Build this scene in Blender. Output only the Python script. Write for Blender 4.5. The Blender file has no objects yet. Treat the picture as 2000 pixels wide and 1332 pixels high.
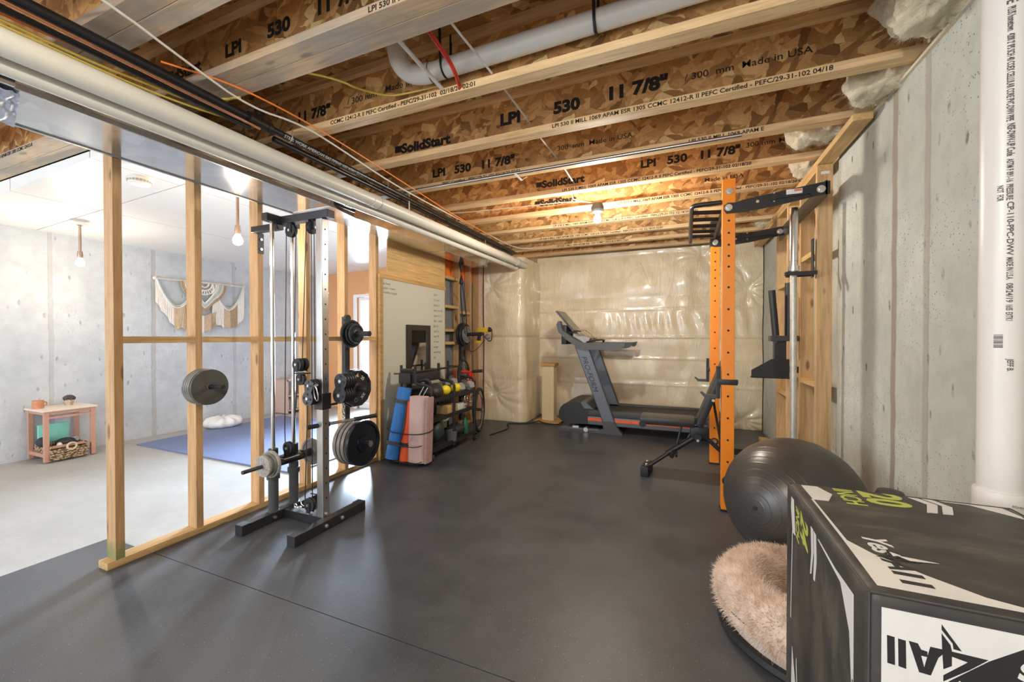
import bpy, bmesh, math, random
from mathutils import Vector, Matrix, noise
random.seed(7)
C = bpy.context.scene.collection
PI = math.pi
V = Vector

# ---------------------------------------------------------------- materials
MATS = {}
def srgb(r, g, b):
    f = lambda c: (c/255/12.92) if c/255 <= .04045 else ((c/255+.055)/1.055)**2.4
    return (f(r), f(g), f(b), 1)
class NT:
    def __init__(s, name):
        s.m = bpy.data.materials.new(name); s.m.use_nodes = True
        s.t = s.m.node_tree; s.n = s.t.nodes; s.l = s.t.links
        s.b = s.n['Principled BSDF']
        s.co = s.n.new('ShaderNodeTexCoord').outputs['Object']
    def node(s, typ, **kw):
        n = s.n.new(typ)
        for k, v in kw.items():
            if k.startswith('i_'):
                n.inputs[k[2:].replace('_', ' ')].default_value = v
            else: setattr(n, k, v)
        return n
    def link(s, a, b): s.l.new(a, b)
    def mapping(s, scale=(1,1,1), rot=(0,0,0), loc=(0,0,0), src=None):
        n = s.node('ShaderNodeMapping'); n.inputs['Scale'].default_value = scale
        n.inputs['Rotation'].default_value = rot; n.inputs['Location'].default_value = loc
        s.link(src or s.co, n.inputs[0]); return n.outputs[0]
    def noise(s, scale, detail=4, rough=.55, src=None, dist=0):
        n = s.node('ShaderNodeTexNoise'); n.inputs['Scale'].default_value = scale
        n.inputs['Detail'].default_value = detail; n.inputs['Roughness'].default_value = rough
        n.inputs['Distortion'].default_value = dist
        s.link(src or s.co, n.inputs['Vector']); return n
    def voro(s, scale, src=None, feature='F1', rnd=1.0):
        n = s.node('ShaderNodeTexVoronoi', feature=feature); n.inputs['Scale'].default_value = scale
        n.inputs['Randomness'].default_value = rnd
        s.link(src or s.co, n.inputs['Vector']); return n
    def ramp(s, fac, stops, interp='LINEAR'):
        n = s.node('ShaderNodeValToRGB'); r = n.color_ramp; r.interpolation = interp
        while len(r.elements) < len(stops): r.elements.new(.5)
        for e, (p, c) in zip(r.elements, stops):
            e.position = p; e.color = c if len(c) == 4 else (*c, 1)
        s.link(fac, n.inputs[0]); return n.outputs[0]
    def mix(s, fac, a, b, mode='MIX'):
        n = s.node('ShaderNodeMix', data_type='RGBA', blend_type=mode)
        for i, v in ((0, fac), (6, a), (7, b)):
            if hasattr(v, 'links') or isinstance(v, bpy.types.NodeSocket): s.link(v, n.inputs[i])
            else: n.inputs[i].default_value = v
        return n.outputs[2]
    def math(s, op, a, b=0.0, c=None):
        n = s.node('ShaderNodeMath', operation=op)
        for i, v in enumerate((a, b) if c is None else (a, b, c)):
            if isinstance(v, bpy.types.NodeSocket): s.link(v, n.inputs[i])
            else: n.inputs[i].default_value = v
        return n.outputs[0]
    def sep(s, src=None):
        n = s.node('ShaderNodeSeparateXYZ'); s.link(src or s.co, n.inputs[0]); return n.outputs
    def bump(s, h, strength=.3, dist=.01):
        n = s.node('ShaderNodeBump'); n.inputs['Strength'].default_value = strength
        n.inputs['Distance'].default_value = dist
        s.link(h, n.inputs['Height']); s.link(n.outputs[0], s.b.inputs['Normal'])
    def set(s, color=None, rough=None, metal=None, **kw):
        for k, v in (('Base Color', color), ('Roughness', rough), ('Metallic', metal)):
            if v is None: continue
            if isinstance(v, bpy.types.NodeSocket): s.link(v, s.b.inputs[k])
            else: s.b.inputs[k].default_value = v
        for k, v in kw.items():
            s.b.inputs[k.replace('_', ' ')].default_value = v
        return s.m

def plain(name, col, rough=.5, metal=0, var=.12, scale=30, bump=.0, **kw):
    """procedural paint/plastic/metal: base colour with slight mottling"""
    if name in MATS: return MATS[name]
    t = NT(name); n = t.noise(scale, 3)
    dk = tuple(c*(1-var) for c in col[:3]) + (1,)
    lt = tuple(min(1, c*(1+var)) for c in col[:3]) + (1,)
    c = t.ramp(n.outputs[0], [(.3, dk), (.7, lt)])
    if bump: t.bump(n.outputs[0], bump, .002)
    MATS[name] = t.set(c, rough, metal, **kw); return MATS[name]

def osb(name='osb', gain=1.0):
    t = NT(name)
    d = t.noise(3, 3); w = t.mix(.05, t.co, t.noise(9, 2).outputs[1])
    g = lambda r, gg, b: (min(1, r*gain), min(1, gg*gain), min(1, b*gain), 1)
    def fl(scale, ang, st_, off):
        r = t.mapping((1, 1, 1), (.25, ang, .15), off, src=w)
        return t.voro(scale, t.mapping((1, 1, st_), src=r))
    a = fl(17, .5, .33, (0, 0, 0)); b = fl(15, -.7, .30, (3, 1, 2)); c = fl(26, 1.35, .36, (7, 3, 1)); e = fl(30, 2.3, .4, (1, 8, 5))
    st = [(0, g(.12, .055, .017)), (.12, g(.22, .11, .035)), (.5, g(.33, .18, .065)), (.85, g(.42, .25, .10)), (1, g(.60, .41, .20))]
    sa = t.sep(a.outputs['Color']); sb = t.sep(b.outputs['Color']); sc = t.sep(c.outputs['Color'])
    ca = t.ramp(sa[0], st); cb = t.ramp(sb[0], st); cc = t.ramp(sc[0], st)
    se = t.sep(e.outputs['Color']); ce = t.ramp(se[0], st); m3 = t.ramp(se[1], [(.66, (0,0,0)), (.70, (1,1,1))])
    m1 = t.ramp(sa[1], [(.5, (0,0,0)), (.56, (1,1,1))]); m2 = t.ramp(sc[1], [(.6, (0,0,0)), (.64, (1,1,1))])
    col = t.mix(m1, ca, cb); col = t.mix(m2, col, cc); col = t.mix(m3, col, ce)
    fine = t.noise(70, 3, .6); col = t.mix(.5, col, t.ramp(fine.outputs[0], [(.3, (.72,.68,.62)), (.7, (1.15,1.12,1.1))]), 'MULTIPLY')
    big = t.noise(1.6, 3); col = t.mix(.55, col, t.ramp(big.outputs[0], [(.3, (.45,.45,.45)), (.7, (1.1,1.1,1.1))]), 'MULTIPLY')
    t.bump(sa[0], .35, .004)
    return t.set(col, .62)

def wood(name, axis='Z', base=(.60, .40, .20), dark=(.42, .24, .10), rough=.6, knots=True, grey=0, foot=False):
    if name in MATS: return MATS[name]
    t = NT(name); sc = {'X': (1, 14, 14), 'Y': (14, 1, 14), 'Z': (14, 14, 1)}[axis]
    oi = t.node('ShaderNodeObjectInfo')
    off = t.node('ShaderNodeVectorMath', operation='MULTIPLY_ADD'); off.inputs[1].default_value = (13, 7, 9)
    t.link(oi.outputs['Random'], off.inputs[0]); t.link(t.co, off.inputs[2])
    mp = t.mapping(sc, src=off.outputs[0])
    n = t.noise(2.2, 5, .6, mp, .6); n2 = t.noise(9, 3, .5, mp)
    col = t.ramp(n.outputs[0], [(.28, dark), (.5, base), (.75, tuple(min(1, c*1.22) for c in base))])
    col = t.mix(.35, col, t.ramp(n2.outputs[0], [(.3, (.6,.6,.6)), (.6, (1.05,1.05,1.05))]), 'MULTIPLY')
    if knots:
        k = t.voro(1.0, t.mapping({'X': (3, 9, 9), 'Y': (9, 3, 9), 'Z': (9, 9, 3)}[axis], src=off.outputs[0]))
        kf = t.ramp(k.outputs['Distance'], [(.09, (1,1,1)), (.16, (0,0,0))])
        col = t.mix(t.math('MULTIPLY', kf, .8), col, (.17, .075, .03, 1))
    if grey:
        gn = t.noise(2.5, 4, .6, t.mapping(tuple(x*.12 if x > 1 else 1 for x in sc), src=off.outputs[0]))
        col = t.mix(t.math('MULTIPLY', t.ramp(gn.outputs[0], [(.35, (0,0,0)), (.55, (1,1,1))]), grey), col, (.36, .34, .31, 1))
    if foot:
        sz = t.math('ADD', t.sep()[2], t.math('MULTIPLY', t.noise(18, 4).outputs[0], .16))
        col = t.mix(t.ramp(sz, [(.10, (.75,.75,.75)), (.19, (0,0,0))]), col, (.15, .24, .09, 1))
    rt = t.ramp(oi.outputs['Random'], [(0, (.86,.84,.8)), (1, (1.08,1.06,1.04))])
    col = t.mix(1, col, rt, 'MULTIPLY')
    t.bump(n.outputs[0], .15, .002)
    MATS[name] = t.set(col, rough); return MATS[name]

# ---------------------------------------------------------------- mesh builder
class MB:
    def __init__(s): s.v = []; s.f = []; s.M = Matrix(); s.mi = []; s.cur = 0
    def add(s, vs, fs):
        o = len(s.v); s.v += [s.M @ V(p) for p in vs]
        s.f += [tuple(i+o for i in f) for f in fs]; s.mi += [s.cur]*len(fs); return s
    def box(s, c, d, R=None, b=0):
        """box centre c size d, chamfer b, rotation R"""
        x, y, z = (i/2 for i in d); R = R or Matrix(); c = V(c)
        if not b:
            vs = [(i, j, k) for i in (-x, x) for j in (-y, y) for k in (-z, z)]
            fs = [(0,1,3,2), (4,6,7,5), (0,4,5,1), (2,3,7,6), (0,2,6,4), (1,5,7,3)]
        else:
            bm = bmesh.new(); bmesh.ops.create_cube(bm, size=1)
            for v in bm.verts: v.co = (v.co.x*2*x, v.co.y*2*y, v.co.z*2*z)
            bmesh.ops.bevel(bm, geom=bm.edges[:], offset=b, segments=2, profile=.6, affect='EDGES')
            bm.verts.index_update(); vs = [tuple(v.co) for v in bm.verts]; fs = [tuple(v.index for v in f.verts) for f in bm.faces]; bm.free()
        return s.add([c + (R.to_3x3() @ V(p)) for p in vs], fs)
    def b2(s, a, b, bv=0):
        """box from corner a to corner b"""
        return s.box([(p+q)/2 for p, q in zip(a, b)], [abs(q-p) for p, q in zip(a, b)], None, bv)
    def bar(s, p, q, w, h=None, up=(0,0,1), b=0):
        """rectangular bar from p to q, w across, h along up"""
        p, q = V(p), V(q); h = h or w; d = q-p; L = d.length; z = d.normalized(); u = V(up)
        x = u.cross(z)
        if x.length < 1e-4: x = V((1,0,0)).cross(z)
        x.normalize(); y = z.cross(x)
        R = Matrix((x, y, z)).transposed()
        return s.box((p+q)/2, (w, h, L), R, b)
    def cyl(s, p, q, r, r2=None, n=20, cap=True):
        p, q = V(p), V(q); r2 = r if r2 is None else r2; z = (q-p).normalized()
        x = z.orthogonal().normalized(); y = z.cross(x); vs = []
        for c, rr in ((p, r), (q, r2)):
            vs += [c + (x*math.cos(2*PI*i/n) + y*math.sin(2*PI*i/n))*rr for i in range(n)]
        fs = [(i, (i+1) % n, n+(i+1) % n, n+i) for i in range(n)]
        if cap: fs += [tuple(reversed(range(n))), tuple(range(n, 2*n))]
        return s.add(vs, fs)
    def tube(s, pts, r, n=10, closed=False, smooth=0):
        pts = [V(p) for p in pts]
        for _ in range(smooth):
            o = [] if closed else [pts[0]]
            rng = range(len(pts)) if closed else range(len(pts)-1)
            for i in rng:
                a, b = pts[i], pts[(i+1) % len(pts)]; o += [a.lerp(b, .25), a.lerp(b, .75)]
            if not closed: o.append(pts[-1])
            pts = o
        m = len(pts); T = []
        for i in range(m):
            a = pts[(i-1) % m] if (closed or i) else pts[0]; b = pts[(i+1) % m] if (closed or i < m-1) else pts[-1]
            T.append((b-a).normalized())
        x = T[0].orthogonal().normalized(); vs = []
        for i in range(m):
            x = (x - T[i]*x.dot(T[i])).normalized(); y = T[i].cross(x)
            rr = r[i] if isinstance(r, (list, tuple)) else r
            vs += [pts[i] + (x*math.cos(2*PI*k/n) + y*math.sin(2*PI*k/n))*rr for k in range(n)]
        fs = []
        for i in range(m if closed else m-1):
            j = (i+1) % m
            fs += [(i*n+k, i*n+(k+1) % n, j*n+(k+1) % n, j*n+k) for k in range(n)]
        if not closed: fs += [tuple(reversed(range(n))), tuple(range((m-1)*n, m*n))]
        return s.add(vs, fs)
    def lathe(s, prof, c=(0,0,0), ax=(0,0,1), n=32):
        """profile [(r, h)...] about axis ax through c"""
        z = V(ax).normalized(); x = z.orthogonal().normalized(); y = z.cross(x); c = V(c); vs = []; m = len(prof)
        for r, h in prof:
            r = max(r, 1e-5)
            vs += [c + z*h + (x*math.cos(2*PI*i/n) + y*math.sin(2*PI*i/n))*r for i in range(n)]
        fs = [(j*n+i, j*n+(i+1) % n, (j+1)*n+(i+1) % n, (j+1)*n+i) for j in range(m-1) for i in range(n)]
        return s.add(vs, fs)
    def prism(s, poly, o, x, y, d):
        """2D polygon in plane (o, x, y), extruded by vector d"""
        o, x, y, d = V(o), V(x), V(y), V(d); n = len(poly)
        a = [o + x*p + y*q for p, q in poly]; vs = a + [p+d for p in a]
        fs = [tuple(range(n)), tuple(reversed(range(n, 2*n)))] + [(i, i+n, (i+1) % n + n, (i+1) % n) for i in range(n)]
        return s.add(vs, fs)
    def sphere(s, c, r, n=20, sc=(1,1,1), R=None):
        c = V(c); R = (R or Matrix()).to_3x3(); vs = []; m = n//2
        for j in range(m+1):
            t = PI*j/m
            vs += [c + R @ V((r*sc[0]*math.sin(t)*math.cos(2*PI*i/n), r*sc[1]*math.sin(t)*math.sin(2*PI*i/n), r*sc[2]*math.cos(t))) for i in range(n)]
        fs = [(j*n+i, (j+1)*n+i, (j+1)*n+(i+1) % n, j*n+(i+1) % n) for j in range(m) for i in range(n)]
        return s.add(vs, fs)
    def torus(s, c, R_, r, ax=(0,0,1), n=32, m=12):
        z = V(ax).normalized(); x = z.orthogonal().normalized(); y = z.cross(x)
        return s.tube([V(c) + (x*math.cos(2*PI*i/n) + y*math.sin(2*PI*i/n))*R_ for i in range(n)], r, m, closed=True)
    def grid(s, nu, nv, fn):
        vs = [fn(i/nu, j/nv) for j in range(nv+1) for i in range(nu+1)]
        fs = [(j*(nu+1)+i, j*(nu+1)+i+1, (j+1)*(nu+1)+i+1, (j+1)*(nu+1)+i) for j in range(nv) for i in range(nu)]
        return s.add(vs, fs)
    def build(s, name, mat, parent=None, loc=None, smooth=True, ang=35, keep=False):
        me = bpy.data.meshes.new(name)
        if loc is None: loc = V((0,0,0))
        if parent is not None: loc = V((0,0,0)); off = wloc(parent)
        else: off = V(loc)
        me.from_pydata([tuple(p-off) for p in s.v], [], s.f)
        bm = bmesh.new(); bm.from_mesh(me)
        if not keep: bmesh.ops.remove_doubles(bm, verts=bm.verts, dist=1e-5)
        bmesh.ops.recalc_face_normals(bm, faces=bm.faces); bm.to_mesh(me); bm.free()
        ms = mat if isinstance(mat, (list, tuple)) else [mat]
        for m in ms: me.materials.append(m)
        if len(ms) > 1 and len(me.polygons) == len(s.mi):
            for p, i in zip(me.polygons, s.mi): p.material_index = i
        if smooth:
            me.polygons.foreach_set('use_smooth', [True]*len(me.polygons))
            me.set_sharp_from_angle(angle=math.radians(ang))
        o = bpy.data.objects.new(name, me); C.objects.link(o)
        if parent is not None: o.parent = parent
        else: o.location = loc
        return o

def wloc(o):
    l = V(o.location)
    while o.parent: o = o.parent; l += V(o.location)
    return l
def tag(o, label, cat, group=None, kind=None):
    if label: o['label'] = label
    if cat: o['category'] = cat
    if group: o['group'] = group
    if kind: o['kind'] = kind
    return o
def thing(name, label, cat, loc, group=None):
    o = bpy.data.objects.new(name, None); C.objects.link(o); o.location = loc
    o.empty_display_size = .05
    return tag(o, label, cat, group)
def struct(name, mb, m, label=None, **kw):
    o = mb.build(name, m, **kw); o['kind'] = 'structure'
    if label: o['label'] = label
    return o
def dup(root, loc, label, rot=None, group=None, scale=None):
    def cp(o, par):
        c = o.copy(); C.objects.link(c)
        if par is not None: c.parent = par
        for ch in list(o.children): cp(ch, c)
        return c
    kids = list(root.children); r = root.copy(); C.objects.link(r); r.location = loc
    if rot: r.rotation_euler = rot
    if scale: r.scale = scale
    r['label'] = label
    if group: r['group'] = group
    for ch in kids: cp(ch, r)
    return r

_tc = {}
def text(s, size, origin, xd, yd, mat, parent=None, name='lettering', bold=0, shear=0, xs=1.0, align='LEFT', ext=.0004, sp=1.0, fit=0):
    """flat lettering lying on a surface: origin, reading direction xd, up direction yd"""
    key = (s, bold, shear, align, sp, ext, size, mat.name)
    if key not in _tc:
        cu = bpy.data.curves.new('txt', 'FONT'); cu.body = s; cu.size = 1; cu.offset = bold; cu.shear = shear
        cu.align_x = align; cu.resolution_u = 3; cu.extrude = ext/size; cu.space_character = sp
        o = bpy.data.objects.new('txt', cu); C.objects.link(o)
        bpy.context.view_layer.update()
        me = bpy.data.meshes.new_from_object(o.evaluated_get(bpy.context.evaluated_depsgraph_get()))
        C.objects.unlink(o); bpy.data.objects.remove(o); me.materials.clear(); me.materials.append(mat); me.name = name
        _tc[key] = me
    o = bpy.data.objects.new(name, _tc[key]); C.objects.link(o)
    if fit: xs = fit/(size*max(v.co.x for v in _tc[key].vertices))
    x, y = V(xd).normalized(), V(yd).normalized(); z = x.cross(y); y2 = z.cross(x)
    M = Matrix((x*size*xs, y2*size, z*size)).transposed().to_4x4()
    M.translation = V(origin) - (wloc(parent) if parent is not None else V((0,0,0)))
    if parent is not None: o.parent = parent
    o.matrix_local = M
    return o
OSB = osb('osb_board', 1.9)
WZ = wood('pine_upright', 'Z', (.56, .345, .165), (.42, .235, .095))
WZ_FOOT = wood('pine_green_foot', 'Z', (.56, .345, .165), (.42, .235, .095), foot=True)
WZR = wood('fir_upright', 'Z', (.70, .46, .235), (.54, .31, .13))
WY = wood('pine_lengthwise', 'Y', (.60, .40, .18), (.45, .27, .10))
WX = wood('joist_flange_pine', 'X', (.78, .56, .31), (.60, .37, .17), knots=False)
WXG = wood('weathered_flange_pine', 'X', (.70, .50, .30), (.45, .30, .17), knots=True, grey=.7)
INK = plain('black_ink', (.012, .010, .009), .7)
DUCT = None
def mk_duct():
    t = NT('galvanized_steel'); v = t.voro(9); n = t.noise(1.2, 3)
    c = t.ramp(t.sep(v.outputs['Color'])[0], [(0, (.60,.64,.68)), (1, (.72,.75,.78))])
    r = t.ramp(n.outputs[0], [(.3, (.10,.10,.10)), (.7, (.2,.2,.2))])
    t.bump(t.noise(1.5, 2).outputs[0], .12, .02)
    return t.set(c, r, .92)
DUCT = mk_duct()
PVC = plain('white_pvc', (.70, .68, .60), .38, var=.04, scale=6)
PVCW = plain('bright_white_pvc', (.78, .75, .70), .35, var=.03, scale=4)
BLACKP = plain('black_enamel', (.012, .012, .014), .35, var=.2)
BLK = plain('black_powder_coat', (.02, .02, .022), .42, var=.15, scale=80, bump=.05)
RUB = plain('black_rubber', (.018, .018, .019), .6, var=.2)
GREYP = plain('grey_cast_iron', (.20, .20, .20), .5, .2, var=.15, scale=60, bump=.2)
IRONB = plain('black_cast_iron', (.03, .032, .036), .42, .3, var=.2, scale=60, bump=.15)
CHROME = plain('chrome', (.75, .75, .76), .12, 1, var=.03)
STEEL = plain('brushed_steel', (.55, .54, .52), .28, .95, var=.06, scale=12)
BOLT = plain('zinc_bolt', (.75, .75, .72), .3, .9, var=.05)
COPPER = plain('copper', (.72, .34, .18), .3, .9, var=.08)
ORANGE = plain('orange_powder_coat', (.93, .27, .015), .38, var=.03, scale=5)
FOAMC = plain('cream_sill_foam', (.72, .66, .52), .8, var=.08, bump=.2)

def mk_concrete(name, a, b, pits, seams=None, streak=False, tint=None):
    t = NT(name); s = t.sep()
    n1 = t.noise(1.3, 6, .6); n2 = t.noise(9, 6, .65); n3 = t.noise(60, 3)
    col = t.ramp(n1.outputs[0], [(.3, a), (.7, b)])
    col = t.mix(.5, col, t.ramp(n2.outputs[0], [(.3, (.78,.78,.77)), (.65, (1.08,1.08,1.07))]), 'MULTIPLY')
    v = t.voro(16, t.mapping((1, 1, .38), src=t.mix(.04, t.co, t.noise(6).outputs[1])))
    pm = t.math('MULTIPLY', t.ramp(v.outputs['Distance'], [(.11, (1,1,1)), (.2, (0,0,0))]), t.ramp(n2.outputs[0], [(.46, (0,0,0)), (.6, (1,1,1))]))
    v2 = t.voro(55); pm2 = t.math('MULTIPLY', t.ramp(v2.outputs['Distance'], [(.12, (1,1,1)), (.2, (0,0,0))]), t.ramp(n1.outputs[0], [(.45, (0,0,0)), (.62, (1,1,1))]))
    pit = t.math('MAXIMUM', pm, pm2)
    col = t.mix(t.math('MULTIPLY', pit, pits), col, (.17, .15, .12, 1))
    h = t.math('SUBTRACT', t.math('MULTIPLY', n2.outputs[0], .6), t.math('MULTIPLY', pit, 1.2))
    for (y0, w, depth, dk) in (seams or []):
        wob = t.noise(2.2, 5, .7, t.mapping((1, 1, 1), loc=(y0, 0, 0)))
        d = t.math('ABSOLUTE', t.math('ADD', t.math('SUBTRACT', s[1], y0), t.math('MULTIPLY', t.math('SUBTRACT', wob.outputs[0], .5), w*1.1)))
        mk = t.ramp(t.math('DIVIDE', d, w), [(.35, (1,1,1)), (.6, (0,0,0))])
        col = t.mix(t.math('MULTIPLY', mk, dk), col, (.30, .24, .18, 1))
        h = t.math('SUBTRACT', h, t.math('MULTIPLY', mk, depth))
    if streak:
        st = t.noise(3, 5, .7, t.mapping((1, 5, .5)))
        col = t.mix(t.math('MULTIPLY', t.ramp(st.outputs[0], [(.55, (0,0,0)), (.75, (1,1,1))]), .35), col, (.32, .29, .24, 1))
    t.bump(h, .55, .008)
    return t.set(col, .85)
CONC_R = mk_concrete('concrete_right', (.43, .445, .385), (.60, .625, .565), 1.0, [(2.62, .05, 1.4, .85), (2.33, .045, 1.0, .45), (3.42, .14, .5, .35), (1.15, .05, 1, .5)], True)
CONC_L = mk_concrete('concrete_left', (.47, .50, .53), (.60, .63, .66), .5, [(2.95, .05, .8, .35), (3.95, .05, .6, .25), (2.05, .04, .6, .25), (4.9, .05, .6, .25)])
def mk_floorc():
    t = NT('concrete_slab'); n = t.noise(1.1, 5); n2 = t.noise(14, 5)
    c = t.ramp(n.outputs[0], [(.3, (.34, .335, .315)), (.7, (.43, .425, .405))])
    c = t.mix(.35, c, t.ramp(n2.outputs[0], [(.3, (.85,.84,.82)), (.7, (1.05,1.05,1.05))]), 'MULTIPLY')
    return t.set(c, .55)
SLAB = mk_floorc()
def mk_rubber():
    t = NT('rubber_flooring'); s = t.sep(); n = t.noise(1.7, 8, .68); n2 = t.noise(240, 2)
    c = t.ramp(n.outputs[0], [(.28, (.030, .036, .043)), (.72, (.086, .094, .104))])
    c = t.mix(.5, c, t.ramp(n2.outputs[0], [(.35, (.6,.6,.6)), (.65, (1.5,1.5,1.5))]), 'MULTIPLY')
    v = t.voro(75); vc = t.sep(v.outputs['Color'])
    sp = t.math('MULTIPLY', t.ramp(v.outputs['Distance'], [(.10, (1,1,1)), (.16, (0,0,0))]), t.ramp(vc[0], [(.80, (0,0,0)), (.82, (1,1,1))]))
    c = t.mix(t.math('MULTIPLY', sp, .7), c, (.30, .31, .32, 1))
    r = t.ramp(n.outputs[0], [(.25, (.32,.32,.32)), (.75, (.52,.52,.52))])
    t.bump(n2.outputs[0], .3, .002)
    return t.set(c, r)
RUBF = mk_rubber()
def mk_poly():
    t = NT('poly_wrapped_insulation'); n = t.noise(2.4, 5, .6); s = t.sep()
    c = t.ramp(n.outputs[0], [(.25, (.66, .54, .36)), (.5, (.79, .68, .48)), (.75, (.87, .78, .60))])
    ln = t.noise(3.0, 3, .5, t.mapping((.6, .6, 6)))
    w1 = t.noise(4, 4, .6, t.mapping((1, 1, .28), (0, .5, 0)), .8); w2 = t.noise(15, 3, .5, t.mapping((1, 1, .3), (0, -.25, 0)), 1.2)
    r1 = t.ramp(w1.outputs[0], [(.46, (0,0,0)), (.5, (1,1,1)), (.54, (0,0,0))])
    h = t.math('ADD', t.math('MULTIPLY', w1.outputs[0], .6), t.math('MULTIPLY', w2.outputs[0], .3))
    h = t.math('ADD', h, t.math('MULTIPLY', r1, .12))
    t.bump(h, .6, .03)
    m = t.set(c, .42); t.b.inputs['Coat Weight'].default_value = .9; t.b.inputs['Coat Roughness'].default_value = .13
    return m
POLY = mk_poly()
def mk_fluff(name, col):
    t = NT(name); n = t.noise(6, 6, .7, t.mapping((1, 1, 3), (.3, .5, .8)), .5)
    c = t.ramp(n.outputs[0], [(.3, tuple(x*.6 for x in col)), (.7, col)])
    t.bump(n.outputs[0], .8, .03); m = t.set(c, .95); t.b.inputs['Sheen Weight'].default_value = .3; return m
FLUFF = mk_fluff('fibreglass_batt', (.90, .81, .60))
PLY = wood('plywood_sheet', 'Y', (.72, .48, .21), (.56, .33, .12), rough=.5, knots=False)
WHITEC = plain('white_ceiling_panel', (.80, .78, .74), .35, var=.02, scale=2)
PAINTO = plain('apricot_wall_paint', (.72, .36, .16), .6, var=.05, scale=2)
# ================================================================ camera
cam_d = bpy.data.cameras.new('camera'); cam = bpy.data.objects.new('camera', cam_d); C.objects.link(cam)
cam_d.sensor_width = 36; cam_d.lens = 36*784/2000; cam_d.clip_start = .02
cam.location = (0, 0, 1.24)
cam.rotation_euler = (math.radians(90-.58), 0, math.radians(22.64))
bpy.context.scene.camera = cam

# ================================================================ floor, walls
m = MB(); m.b2((-6.4, -2.5, -.12), (1.3, 6.6, -.012)); struct('floor', m, SLAB, 'pale bare concrete floor slab of the room beyond the stud wall', smooth=False)
m = MB(); m.b2((-2.885, 1.326, -.012), (1.0, 6.3, 0)); m.b2((-3.24, -2.5, -.012), (1.0, 1.322, 0))
struct('floor', m, RUBF, 'dark speckled rubber flooring of the gym with one cross seam', smooth=False)
m = MB()
m.b2((1.0, -2.5, 0), (1.22, 3.40, 2.478)); m.b2((1.022, 3.40, 0), (1.22, 6.4, 2.478))
struct('wall_right', m, CONC_R, 'poured concrete foundation wall on the right with form seams', smooth=False)
m = MB(); m.b2((.985, -2.5, 2.478), (1.12, 3.3, 2.492)); m.b2((1.03, -2.5, 2.492), (1.12, 6.4, 2.80)); struct('trim_1', m, FOAMC, 'cream foam strip along the top of the concrete wall', smooth=False)
m = MB(); m.b2((-6.37, -2.5, -.012), (-6.15, 5.9, 2.80)); struct('wall_left', m, CONC_L, 'cool grey concrete wall of the far room', smooth=False)
# ceiling sheathing above joists
m = MB(); m.b2((-6.37, -2.5, 2.802), (1.22, 6.4, 2.83)); struct('ceiling', m, OSB, 'strand board subfloor above the joists', smooth=False)
# white ceiling panels of far room
m = MB()
ys = [1.412, 1.95, 3.17, 4.39, 5.45]
for i in range(4):
    for x0, x1 in ((-6.15, -4.905), (-4.895, -3.685), (-3.675, -2.90)):
        cz = lambda x: 2.345+(x+6.15)*.042
        y0, y1 = ys[i]+.004, ys[i+1]-.004
        m.add([(x0, y0, cz(x0)), (x1, y0, cz(x1)), (x1, y1, cz(x1)), (x0, y1, cz(x0)), (x0, y0, 2.495), (x1, y0, 2.495), (x1, y1, 2.495), (x0, y1, 2.495)], [(0,1,2,3), (4,5,6,7), (0,1,5,4), (1,2,6,5), (2,3,7,6), (3,0,4,7)])
struct('ceiling', m, WHITEC, 'white panel ceiling of the far room', smooth=False)
# far room end wall, apricot painted sheathing, with bright glazed door
DX0, DX1, DZ = -5.22, -4.30, 1.93
m = MB(); Y0, Y1 = 5.45, 5.57
m.b2((-6.15, Y0, -.012), (DX0, Y1, 2.50)); m.b2((DX1, Y0, -.012), (-2.95, Y1, 2.50)); m.b2((DX0, Y0, DZ), (DX1, Y1, 2.50))
m.b2((-6.15, Y0-.004, 1.50), (DX0-.02, Y0, 1.504)); m.b2((-6.15, Y0-.012, -.012), (DX0-.07, Y0, .05))
struct('wall_end', m, PAINTO, 'apricot painted end wall of the far room', smooth=False)
WPAINT = plain('white_door_paint', (.85, .85, .85), .4, var=.02)
m = MB()
for a, b in (((DX0-.06, Y0-.02, -.012), (DX0, Y1, DZ+.05)), ((DX1, Y0-.02, -.012), (DX1+.06, Y1, DZ+.05)), ((DX0, Y0-.02, DZ), (DX1, Y1, DZ+.05))): m.b2(a, b)
d = struct('door_1', m, WPAINT, 'white framed glazed door full of daylight in the end wall', smooth=False)
m = MB()
for a, b in (((DX0, 5.5, -.01), (DX0+.035, 5.545, DZ)), ((DX1-.035, 5.5, -.01), (DX1, 5.545, DZ)), ((DX0+.035, 5.5, DZ-.05), (DX1-.035, 5.545, DZ)), ((DX0+.035, 5.5, -.01), (DX1-.035, 5.545, .08))): m.b2(a, b)
m.build('door_leaf', WPAINT, d, smooth=False)
g = NT('door_glass'); tb = g.node('ShaderNodeBsdfTransparent'); gb = g.node('ShaderNodeBsdfGlossy'); gb.inputs['Roughness'].default_value = .03; mx = g.node('ShaderNodeMixShader'); mx.inputs[0].default_value = .06
g.link(tb.outputs[0], mx.inputs[1]); g.link(gb.outputs[0], mx.inputs[2]); g.link(mx.outputs[0], g.n['Material Output'].inputs[0]); gm = g.m
m = MB(); m.b2((DX0+.035, 5.52, .08), (DX1-.035, 5.526, DZ-.05)); m.build('glass', gm, d, smooth=False)

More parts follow.
